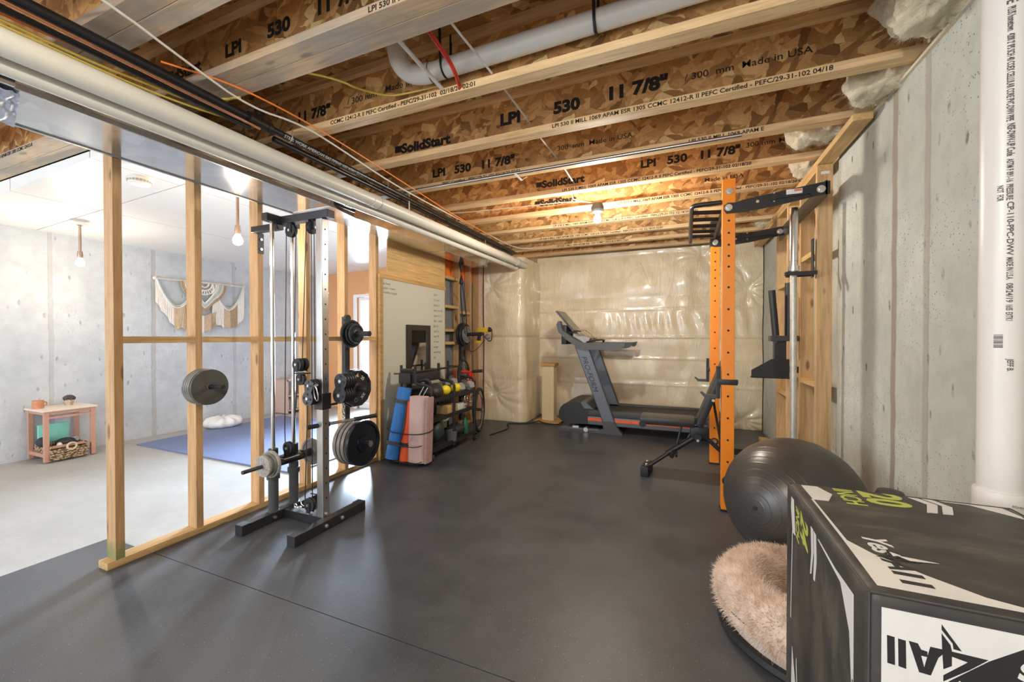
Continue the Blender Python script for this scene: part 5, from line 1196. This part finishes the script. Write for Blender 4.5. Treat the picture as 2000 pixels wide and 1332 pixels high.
# ================================================================ jump box
JB = thing('jump_box', 'big black soft plyometric jump box with white and lime graphics in the right foreground', 'jump box', (.60, 1.265, 0))
bx0, bx1, by0, by1, bz = .33, .862, .955, 1.575, .762
BVIN = NT('worn_black_vinyl'); s1 = BVIN.noise(3.2, 6, .65, BVIN.mapping((1, 2.2, 1))); s2 = BVIN.noise(30, 5)
vc = BVIN.ramp(s1.outputs[0], [(.32, (.030, .030, .029)), (.5, (.055, .053, .047)), (.70, (.14, .125, .095))])
BVIN.bump(s2.outputs[0], .15, .002); BV = BVIN.set(BVIN.mix(.3, vc, BVIN.ramp(s2.outputs[0], [(.3, (.7,.7,.7)), (.7, (1.2,1.2,1.2))]), 'MULTIPLY'), .55)
SVIN = plain('black_vinyl_side', (.022, .022, .024), .5, var=.25, scale=9, bump=.1)
bm = bmesh.new(); bmesh.ops.create_cube(bm, size=1)
for v in bm.verts: v.co = ((bx0+bx1)/2+v.co.x*(bx1-bx0), (by0+by1)/2+v.co.y*(by1-by0), bz/2+v.co.z*bz)
bmesh.ops.bevel(bm, geom=bm.edges[:], offset=.022, segments=5, profile=.5, affect='EDGES')
bm.verts.index_update(); m = MB(); m.add([tuple(v.co) for v in bm.verts], [tuple(v.index for v in f.verts) for f in bm.faces]); bm.free()
m.build('padded_body', BV, JB, ang=80)
sm = MB(); e = .0006
for a, b in (((bx0+.004, by0+.004), (bx0+.004, by1-.004)), ((bx0+.004, by1-.004), (bx1-.004, by1-.004)), ((bx0+.004, by0+.004), (bx1-.004, by0+.004)), ((bx1-.004, by0+.004), (bx1-.004, by1-.004))):
    sm.tube([(a[0], a[1], bz-.004), (b[0], b[1], bz-.004)], .0022, 6)
for x, y in ((bx0+.004, by0+.004), (bx0+.004, by1-.004), (bx1-.004, by0+.004)): sm.tube([(x, y, .02), (x, y, bz-.004)], .0022, 6)
sm.build('seams', plain('charcoal_thread', (.06, .06, .06), .6), JB)
WG = plain('white_vinyl_print', (.74, .74, .72), .5, var=.05, scale=8); LM = plain('lime_vinyl_print', (.50, .58, .10), .5, var=.05); BI = plain('black_vinyl_print', (.02, .02, .02), .5)
def top(poly, mat, name, lift=0): m = MB(); m.prism(poly, (0, 0, bz+.0003+lift), (1,0,0), (0,1,0), (0, 0, .0006)); m.build(name, mat, JB, smooth=False)
def left(poly, mat, name, lift=0): m = MB(); m.prism(poly, (bx0-.0003-lift, 0, 0), (0,1,0), (0,0,1), (-.0006, 0, 0)); m.build(name, mat, JB, smooth=False)
def front(poly, mat, name, lift=0): m = MB(); m.prism(poly, (0, by0-.0003-lift, 0), (1,0,0), (0,0,1), (0, -.0006, 0)); m.build(name, mat, JB, smooth=False)
top([(.364, 1.548), (.407, 1.552), (.429, 1.491), (.403, 1.429), (.365, 1.426)], WG, 'white_panel')
top([(.361, 1.43), (.366, 1.43), (.365, 1.168), (.358, 1.168)], WG, 'white_pinstripe')
top([(.358, 1.169), (.366, 1.167), (.395, 1.118), (.455, 1.058), (.52, 1.008), (.58, .990), (.84, .985), (.84, .979), (.353, .979)], WG, 'white_wedge')
top([(.629, 1.552), (.652, 1.552), (.677, 1.51), (.647, 1.441), (.623, 1.437), (.653, 1.507)], WG, 'white_chevron')
top([(.661, 1.553), (.684, 1.553), (.707, 1.507), (.68, 1.444), (.657, 1.44), (.686, 1.51)], WG, 'white_chevron')
top([(.701, 1.553), (.83, 1.553), (.84, 1.50), (.835, 1.48), (.76, 1.547), (.71, 1.549)], WG, 'white_corner_panel')
text('INCH', .068, (.447, 1.556, bz+.0008), (0,-1,0), (1,0,0), LM, JB, bold=.015, xs=.78, shear=.0)
text('20', .135, (.512, 1.558, bz+.0008), (0,-1,0), (1,0,0), LM, JB, bold=.03, xs=.78)
text('Yes', .066, (.404, 1.215, bz+.0008), (0,-1,0), (1,0,0), WG, JB, bold=.02, xs=.88, shear=.25)
# logo mark: big slanted 4-star and AII
def logo(o, xd, yd, s, cw, cb, lift):
    """o = centre of star; xd reading direction, yd letter-up"""
    o, xd, yd = V(o), V(xd), V(yd); n = xd.cross(yd)
    def P(poly, mat, nm, l=0): m = MB(); m.prism([(a*s, b*s) for a, b in poly], o+n*(lift+l), xd, yd, n*.0006); m.build(nm, mat, JB, smooth=False)
    P([(-.62, -.02), (-.30, .38), (-.18, .40), (.05, .04), (.15, .02), (.06, .55), (.18, .75), (.20, .05), (.50, -.0), (.52, -.09), (.20, -.10), (.17, -.62), (.10, -.42), (.08, -.12), (-.30, -.10)], cb, 'logo_star')
    P([(-.22, .30), (-.42, .02), (-.05, -.0)], cw, 'logo_star_inset', .0004)
    P([(.03, -.15), (.10, -.50), (.02, -.30), (-.12, -.13)], cb, 'logo_star_tail', .0004)
text('A', .066, (.403, 1.098, bz+.0012), (0,-1,0), (1,0,0), BI, JB, bold=.03, xs=.9, shear=.15)
text('I I', .062, (.404, 1.052, bz+.0012), (0,-1,0), (1,0,0), BI, JB, bold=.05, xs=1.0)
logo((.43, 1.115, bz+.001), (0,-1,0), (1,0,0), .055, WG, BI, .0006)
top([(.438, 1.125), (.505, 1.118), (.455, 1.108)], WG, 'white_star_point', .0015)
# left face
left([(1.509, .735), (1.481, .735), (1.462, .632), (1.492, .63), (1.513, .700)], WG, 'white_panel')
left([(1.492, .64), (1.497, .63), (1.512, .35), (1.507, .35)], WG, 'white_pinstripe')
text('INCH', .048, (bx0-.001, 1.452, .730), (0,0,-1), (0,-1,0), LM, JB, bold=.012, xs=.82, shear=.35)
text('24', .098, (bx0-.001, 1.40, .732), (0,0,-1), (0,-1,0), LM, JB, bold=.025, xs=.80, shear=.3)
left([(1.307, .729), (1.288, .728), (1.283, .668), (1.299, .604), (1.31, .598), (1.3, .66)], WG, 'white_chevron')
left([(1.282, .727), (1.262, .725), (1.256, .655), (1.269, .600), (1.281, .600), (1.276, .66)], WG, 'white_chevron')
left([(1.249, .721), (1.241, .724), (1.12, .713), (1.018, .715), (1.016, .537), (1.026, .529), (1.038, .626), (1.09, .700)], WG, 'white_wedge')
left([(1.022, .54), (1.016, .54), (1.016, .12), (1.021, .12)], WG, 'white_pinstripe')
left([(1.49, .271), (1.45, .18), (1.43, .10), (1.50, .10)], WG, 'white_lower_panel')
left([(1.44, .271), (1.42, .10), (1.425, .10), (1.445, .26)], WG, 'white_lower_stripe')
# front face, upside down
front([(.351, .735), (.545, .735), (.545, .716), (.497, .678), (.446, .627), (.40, .55), (.40, .40), (.352, .40)], WG, 'white_panel')
front([(.545, .716), (.497, .678), (.446, .627), (.40, .55), (.40, .40), (.83, .40), (.83, .735), (.56, .735)], BI, 'black_print_field')
front([(.359, .685), (.370, .684), (.371, .632), (.360, .633)], BI, 'logo_bar', .0004)
front([(.375, .683), (.386, .682), (.387, .630), (.376, .632)], BI, 'logo_bar', .0004)
front([(.390, .683), (.403, .682), (.4075, .672), (.416, .671), (.4165, .661), (.4075, .661), (.412, .641), (.420, .681), (.436, .681), (.435, .71), (.447, .692), (.449, .681), (.496, .680), (.472, .655), (.438, .624), (.438, .635), (.470, .668), (.449, .672), (.449, .655), (.438, .646), (.4365, .672), (.431, .664), (.421, .629), (.405, .630)], BI, 'logo_a_and_star', .0004)
front([(.435, .726), (.462, .685), (.451, .686), (.45, .695), (.435, .716)], BI, 'logo_star_tip', .0004)
front([(.446, .615), (.460, .632), (.475, .61), (.455, .59)], WG, 'logo_star_inset', .0006)
text('Yes', .062, (.628, by0-.0012, .688), (-1,0,0), (0,0,-1), WG, JB, bold=.03, xs=1.0, shear=.25)
# ================================================================ far room
t = thing('side_table', 'small salmon pink side table with a pale top against the far left wall', 'side table', (-5.94, 2.03, 0))
SAL = plain('salmon_paint', (.52, .28, .20), .5, var=.05); TOPW = plain('pale_table_top', (.72, .62, .52), .45, var=.04)
tz = .515; X0, X1, YA, YB = -6.13, -5.755, 1.862, 2.238
m = MB(); m.b2((X0-.01, YA-.015, tz-.018), (X1+.012, YB+.015, tz), .003); m.build('table_top', TOPW, t, smooth=False)
for x in (X0, X1-.035):
    for y in (YA, YB-.035):
        m = MB(); m.b2((x, y, 0), (x+.035, y+.035, tz-.018), .002); m.build('leg', SAL, t, smooth=False)
for a, b in (((X1-.03, YA+.03, tz-.05), (X1-.005, YB-.03, tz-.018)), ((X1-.03, YA+.03, .425), (X1-.005, YB-.03, .447)), ((X0+.005, YA+.03, tz-.05), (X0+.03, YB-.03, tz-.018)), ((X0+.03, YA+.005, tz-.05), (X1-.03, YA+.03, tz-.018)), ((X0+.03, YB-.03, tz-.05), (X1-.03, YB-.005, tz-.018)), ((X1-.03, YA+.03, .125), (X1-.005, YB-.03, .147)), ((X0+.03, YA+.005, .045), (X1-.03, YA+.03, .08))):
    m = MB(); m.b2(a, b); m.build('rail', SAL, t, smooth=False)
m = MB(); m.b2((X0+.005, YA+.03, .05), (X1-.03, YB-.03, .062)); m.build('shelf', SAL, t, smooth=False)
m = MB(); m.lathe([(0, 0), (.040, 0), (.042, .01), (.042, .08), (.039, .08), (.037, .015), (0, .015)], (-6.0, 1.90, tz), n=32); m.tube([(-6.0, 1.936, tz+.065), (-6.0, 1.962, tz+.055), (-6.0, 1.962, tz+.03), (-6.0, 1.936, tz+.02)], .006, 8, smooth=1)
tag(m.build('mug', plain('terracotta_glaze', (.55, .23, .12), .35), loc=(-6.0, 1.90, tz)), 'terracotta mug at the left end of the side table', 'mug')
t = thing('succulent', 'purple brown succulent in a small faceted pot on the side table', 'potted plant', (-6.0, 2.125, tz))
m = MB(); m.lathe([(0, 0), (.028, 0), (.042, .035), (.038, .06), (.033, .06), (.033, .05), (0, .05)], (-6.0, 2.125, tz), n=7); m.build('pot', plain('stone_pot', (.48, .38, .28), .6, var=.2), t, smooth=False)
m = MB()
for k in range(60):
    a = k*2.4; r = .005+.038*math.sqrt(k/60); h = .095-.03*(k/60)
    c = V((-6.0+r*math.cos(a), 2.125+r*math.sin(a), tz+h)); m.lathe([(0, -.03), (.006, -.012), (.0085, 0), (.004, .012), (0, .018)], c, (math.cos(a)*r*14, math.sin(a)*r*14, 1), 6)
m.build('leaves', plain('purple_brown_leaf', (.10, .07, .07), .5, var=.4, scale=40), t)
# basket with ring handle
t = thing('woven_basket', 'low woven basket with a round wooden handle under the side table', 'basket', (-5.93, 2.09, .064))
m = MB(); BK_ = NT('seagrass_weave'); wv = BK_.voro(48, BK_.mapping((1, 1, 1.8))); WVM = BK_.set(BK_.ramp(wv.outputs['Distance'], [(.15, (.62, .47, .30)), (.45, (.50, .36, .20)), (.6, (.10, .06, .03))]), .8); BK_.bump(wv.outputs['Distance'], .8, .01)
by0_, by1_, bx0_, bx1_ = 1.895, 2.165, -6.09, -5.735
for a, b in (((bx1_-.012, by0_, .006), (bx1_, by1_, .112)), ((bx0_, by0_, .064), (bx0_+.012, by1_, .15)), ((bx0_, by0_, .064), (bx1_-.012, by0_+.012, .15)), ((bx0_, by1_-.012, .064), (bx1_-.012, by1_, .15)), ((bx0_, by0_, .064), (bx1_-.012, by1_, .07))): m.b2(a, b)
for z in (.015, .037, .06, .083, .105): m.tube([(bx1_, by0_, z), (bx1_+.003, by1_, z)], .0075, 6)
m.build('woven_body', WVM, t, smooth=False)
m = MB(); m.torus((bx1_+.010, 2.045, .128), .034, .009, (1, 0, 0), 28, 10); m.build('ring_handle', plain('pale_handle_wood', (.62, .46, .32), .5), t)
m = MB(); m.b2((-6.0, 1.89, .16), (-5.97, 2.11, .345), .006)
o = tag(m.build('binder', plain('mint_card', (.22, .60, .50), .5, var=.03), loc=(-5.98, 2.0, .16)), 'mint green folder standing in the basket under the side table', 'folder')
blob('yoga_bag', 'dark grey fabric bundle spilling over the middle of the basket', 'bag', (-5.86, 2.06, .155), .06, (1.1, 1.25, .8), plain('charcoal_fabric', (.035, .035, .045), .8), seed=4)
blob('yoga_bag', 'black pouch at the left end of the basket', 'bag', (-5.88, 1.895, .185), .052, (1.1, .8, .9), plain('charcoal_fabric', (.035, .035, .045), .8), seed=9)
blob('yoga_cloth', 'white folded cloth between the dark bundles in the basket', 'cloth', (-5.80, 1.98, .14), .03, (.8, .7, 1), plain('white_cloth', (.75, .70, .68), .8), seed=2)
blob('yoga_cloth', 'grey and white patterned cloth at the right end of the basket', 'cloth', (-5.92, 2.14, .155), .04, (1, .8, .8), plain('patterned_cloth', (.4, .4, .42), .8, var=.5, scale=80), seed=6)
# macrame wall hanging
t = thing('wall_hanging', 'wide macrame wall hanging with white and brown fringe on the far concrete wall', 'macrame', (-6.12, 3.5, 1.3))
CRW = plain('cream_cord', (.80, .74, .68), .8, var=.06); CRB = plain('brown_cord', (.42, .30, .18), .8, var=.15); CRT = plain('tan_cord', (.60, .45, .30), .8, var=.1); CRS = plain('sage_cord', (.50, .58, .52), .8, var=.08)
XM = -6.115
m = MB(); m.tube([(XM, 2.93, 1.985), (XM, 3.5, 1.995), (XM, 4.09, 2.0)], .012, 10); m.sphere((XM, 2.95, 1.985), .024, 12); m.sphere((XM, 4.07, 2.0), .022, 12); m.build('wooden_dowel', plain('whitewashed_dowel', (.72, .62, .55), .6), t)
def swag(y0, y1, z0, dip):
    return [(XM+.012, y0+(y1-y0)*k/16, z0-dip*(1-(2*k/16-1)**2)) for k in range(17)]
for (a, b, d) in ((2.955, 3.42, .36), (3.62, 4.06, .35)):
    for off, mt in ((0, CRW), (.022, CRS)):
        m = MB(); m.tube([(p[0], p[1], p[2]+off) for p in swag(a, b, 1.985, d)], .0085, 6); m.build('swag_cord', mt, t)
def fringe(y0, y1, top, bot, cols, n):
    for ci, (f0, f1, mt) in enumerate(cols):
        m = MB()
        for k in range(n):
            f = k/(n-1)
            if not (f0 <= f < f1): continue
            y = y0+(y1-y0)*f; m.tube([(XM+.008+.003*(k % 2), y, top(f)), (XM+.010, y+.002*math.sin(k*3), (top(f)+bot(f))/2), (XM+.008, y+.003*math.sin(k*5), bot(f)+.012*math.sin(k*7))], .0055, 5)
        o = m.build('fringe', mt, t); o['kind'] = 'stuff'
par = lambda d: (lambda f: 1.985-d*(1-(2*f-1)**2))
fringe(2.955, 3.42, par(.36), lambda f: 1.68-.33*min(1, f*2.2), [(0, .42, CRW), (.42, .7, CRT), (.7, .9, CRB), (.9, 1.1, CRW)], 48)
fringe(3.62, 4.06, par(.35), lambda f: 1.46-.09*math.sin(PI*f)+.14*max(0, f-.75)*2, [(0, .35, CRW), (.35, .55, CRT), (.55, .78, CRB), (.78, 1.1, CRW)], 46)
fringe(3.36, 3.66, lambda f: 1.60-.07*(1-abs(2*f-1)), lambda f: 1.40-.09*math.sin(PI*f), [(0, .3, CRT), (.3, .5, CRW), (.5, .8, CRT), (.8, 1.1, CRB)], 34)
def arc(r, n=20, z0=1.985, yc=3.515, sq=1.0): return [(XM+.014, yc+r*math.cos(PI+PI*k/n), z0+r*sq*math.sin(PI+PI*k/n)) for k in range(n+1)]
for r, mt, w_ in ((.055, CRW, .010), (.10, CRW, .010), (.155, CRW, .010), (.178, CRW, .010), (.20, CRS, .012), (.222, CRS, .010), (.243, CRW, .009), (.262, CRB, .012), (.282, CRB, .011)):
    m = MB(); m.tube([(p[0], p[1], p[2] - (.10*max(0, 1-abs((p[1]-3.515)/.12)) if r > .17 else 0)) for p in arc(r, 24)], w_, 6); m.build('woven_arc', mt, t)
m = MB()
for k in range(13):
    a = PI+PI*(k+.5)/13; m.tube([(XM+.012, 3.515+.10*math.cos(a), 1.985+.10*math.sin(a)), (XM+.012, 3.515+.155*math.cos(a), 1.985+.155*math.sin(a))], .006, 5)
m.build('woven_spokes', CRW, t)
# pouf, mat, detector, far shelf
m = MB(); m.lathe([(0, .0), (.17, .0), (.215, .03), (.225, .065), (.20, .105), (.12, .13), (.02, .118), (0, .115)], (0,0,0), n=64)
for v in m.v:
    a = math.atan2(v.y, v.x); k = 1+.05*math.cos(a*10)*min(1, (v.x**2+v.y**2)**.5/.15); v.x *= k; v.y *= k; v.z *= 1+.08*math.cos(a*10); v += V((-5.86, 3.60, .0))
    v.x = max(v.x, -6.14)
tag(m.build('floor_cushion', plain('white_cotton', (.78, .77, .75), .85, var=.03, bump=.2), loc=(-5.86, 3.60, 0), ang=180), 'round white gathered floor cushion by the far wall', 'cushion')
MATB = plain('slate_blue_mat', (.15, .19, .34), .55, var=.04, scale=3)
m = MB(); m.b2((-5.79, 2.60, -.011), (-3.25, 4.42, .002), .003)
tag(m.build('floor_mat', MATB, loc=(-4.5, 3.5, -.011), smooth=False), 'large slate blue exercise mat on the far room floor', 'mat')
t = thing('smoke_detector', 'round white smoke detector on the far room ceiling', 'smoke detector', (-3.46, 1.585, 2.345))
m = MB(); m.lathe([(0, 0), (.075, 0), (.075, -.014), (.070, -.018), (.066, -.018), (.062, -.042), (.05, -.052), (0, -.054)], (-3.46, 1.585, 2.345), n=40); m.build('housing', PVCW, t)
m = MB()
for k in range(20): a = 2*PI*k/20; m.box((-3.46+.0645*math.cos(a), 1.585+.0645*math.sin(a), 2.345-.030), (.004, .012, .014), Matrix.Rotation(a, 4, 'Z'))
m.build('vents', plain('beige_vent', (.5, .42, .34), .6), t, smooth=False)
t = thing('cube_shelf', 'pinkish open shelf with bottles and magazines in the far corner', 'shelf', (-5.98, 4.78, 0))
m = MB()
for a, b in (((-6.13, 4.58, 0), (-5.85, 4.605, .54)), ((-6.13, 4.98, 0), (-5.85, 5.005, .54)), ((-6.13, 4.58, .52), (-5.85, 5.005, .545)), ((-6.13, 4.60, .03), (-5.85, 4.985, .05)), ((-6.13, 4.60, .27), (-5.85, 4.985, .285))): m.b2(a, b)
m.build('carcass', plain('blush_board', (.60, .42, .34), .5, var=.05), t, smooth=False)
for k in range(7):
    m = MB(); c = [(.65,.6,.55), (.30,.25,.25), (.55,.15,.10), (.7,.7,.7), (.2,.3,.35), (.6,.5,.3), (.75,.72,.7)][k]
    m.b2((-6.05, 4.63+k*.035, .051), (-5.90, 4.655+k*.035, .22-.01*(k % 3)))
    tag(m.build('magazine', plain('cover_%d' % k, c, .5), loc=(-5.97, 4.64+k*.035, .051), smooth=False), ['cream', 'dark', 'red', 'pale grey', 'teal', 'tan', 'white'][k] + ' backed magazine standing in the far corner shelf', 'magazine', 'magazines in the corner shelf')
t = thing('plant_hanger', 'small white knotted plant hanger seen right of the steel upright', 'macrame', (-4.90, 4.5, 1.86))
m = MB(); m.tube([(-4.90, 4.5, 2.345), (-4.90, 4.5, 2.12)], .003, 5)
for dx in (-.04, 0, .04): m.tube([(-4.90, 4.5, 2.13), (-4.90+dx, 4.5, 1.98), (-4.90+dx*.6, 4.5, 1.86)], .006, 5, smooth=1)
m.build('cords', CRW, t)
m = MB()
for k in range(9): m.sphere((-4.93+.02*(k % 3), 4.5+.01*(k//3), 1.97-.035*(k//3)), .016, 8)
m.build('knots', CRW, t)
# ================================================================ light
w = bpy.data.worlds.new('world'); bpy.context.scene.world = w; w.use_nodes = True
w.node_tree.nodes['Background'].inputs[0].default_value = (.93, .96, 1, 1)
w.node_tree.nodes['Background'].inputs[1].default_value = 1.35
def area(name, p, rot, sx, sy, e, col):
    l = bpy.data.lights.new(name, 'AREA'); l.shape = 'RECTANGLE'; l.size = sx; l.size_y = sy; l.energy = e; l.color = col
    o = bpy.data.objects.new(name, l); C.objects.link(o); o.location = p; o.rotation_euler = rot; return o
lamp((-.70, 3.72, 2.21), 54, (1, .93, .82), .05)
lamp((-5.40, 2.0, 1.86), 14, (1, .84, .64), .05)
lamp((-3.10, 2.02, 1.86), 12, (1, .84, .64), .05)
# second gym bulb, behind the photographer
lamp((-.6, -.5, 2.25), 70, (1, .95, .87), .06)
# daylight pouring through the glazed door
dl = area('door_daylight', (-4.76, 5.75, 1.25), (0, 0, 0), .95, 1.9, 185, (.66, .81, 1))
dl.rotation_euler = (V((-1.9, .9, .15))-V((-4.76, 5.75, 1.25))).to_track_quat('-Z', 'Y').to_euler(); dl.data.spread = math.radians(75)
# daylight from the windows of the far room behind the photographer's left
area('window_daylight', (-4.6, -2.0, 1.5), (math.radians(90), 0, 0), 2.6, 1.4, 72, (.72, .85, 1))
s = bpy.context.scene
s.view_settings.view_transform = 'Standard'; s.view_settings.look = 'None'
s.view_settings.exposure = .58; s.view_settings.gamma = 1; s.view_settings.use_curve_mapping = False
s.cycles.use_denoising = True
s.cycles.max_bounces = 10; s.cycles.diffuse_bounces = 6
s.cycles.sample_clamp_indirect = 8
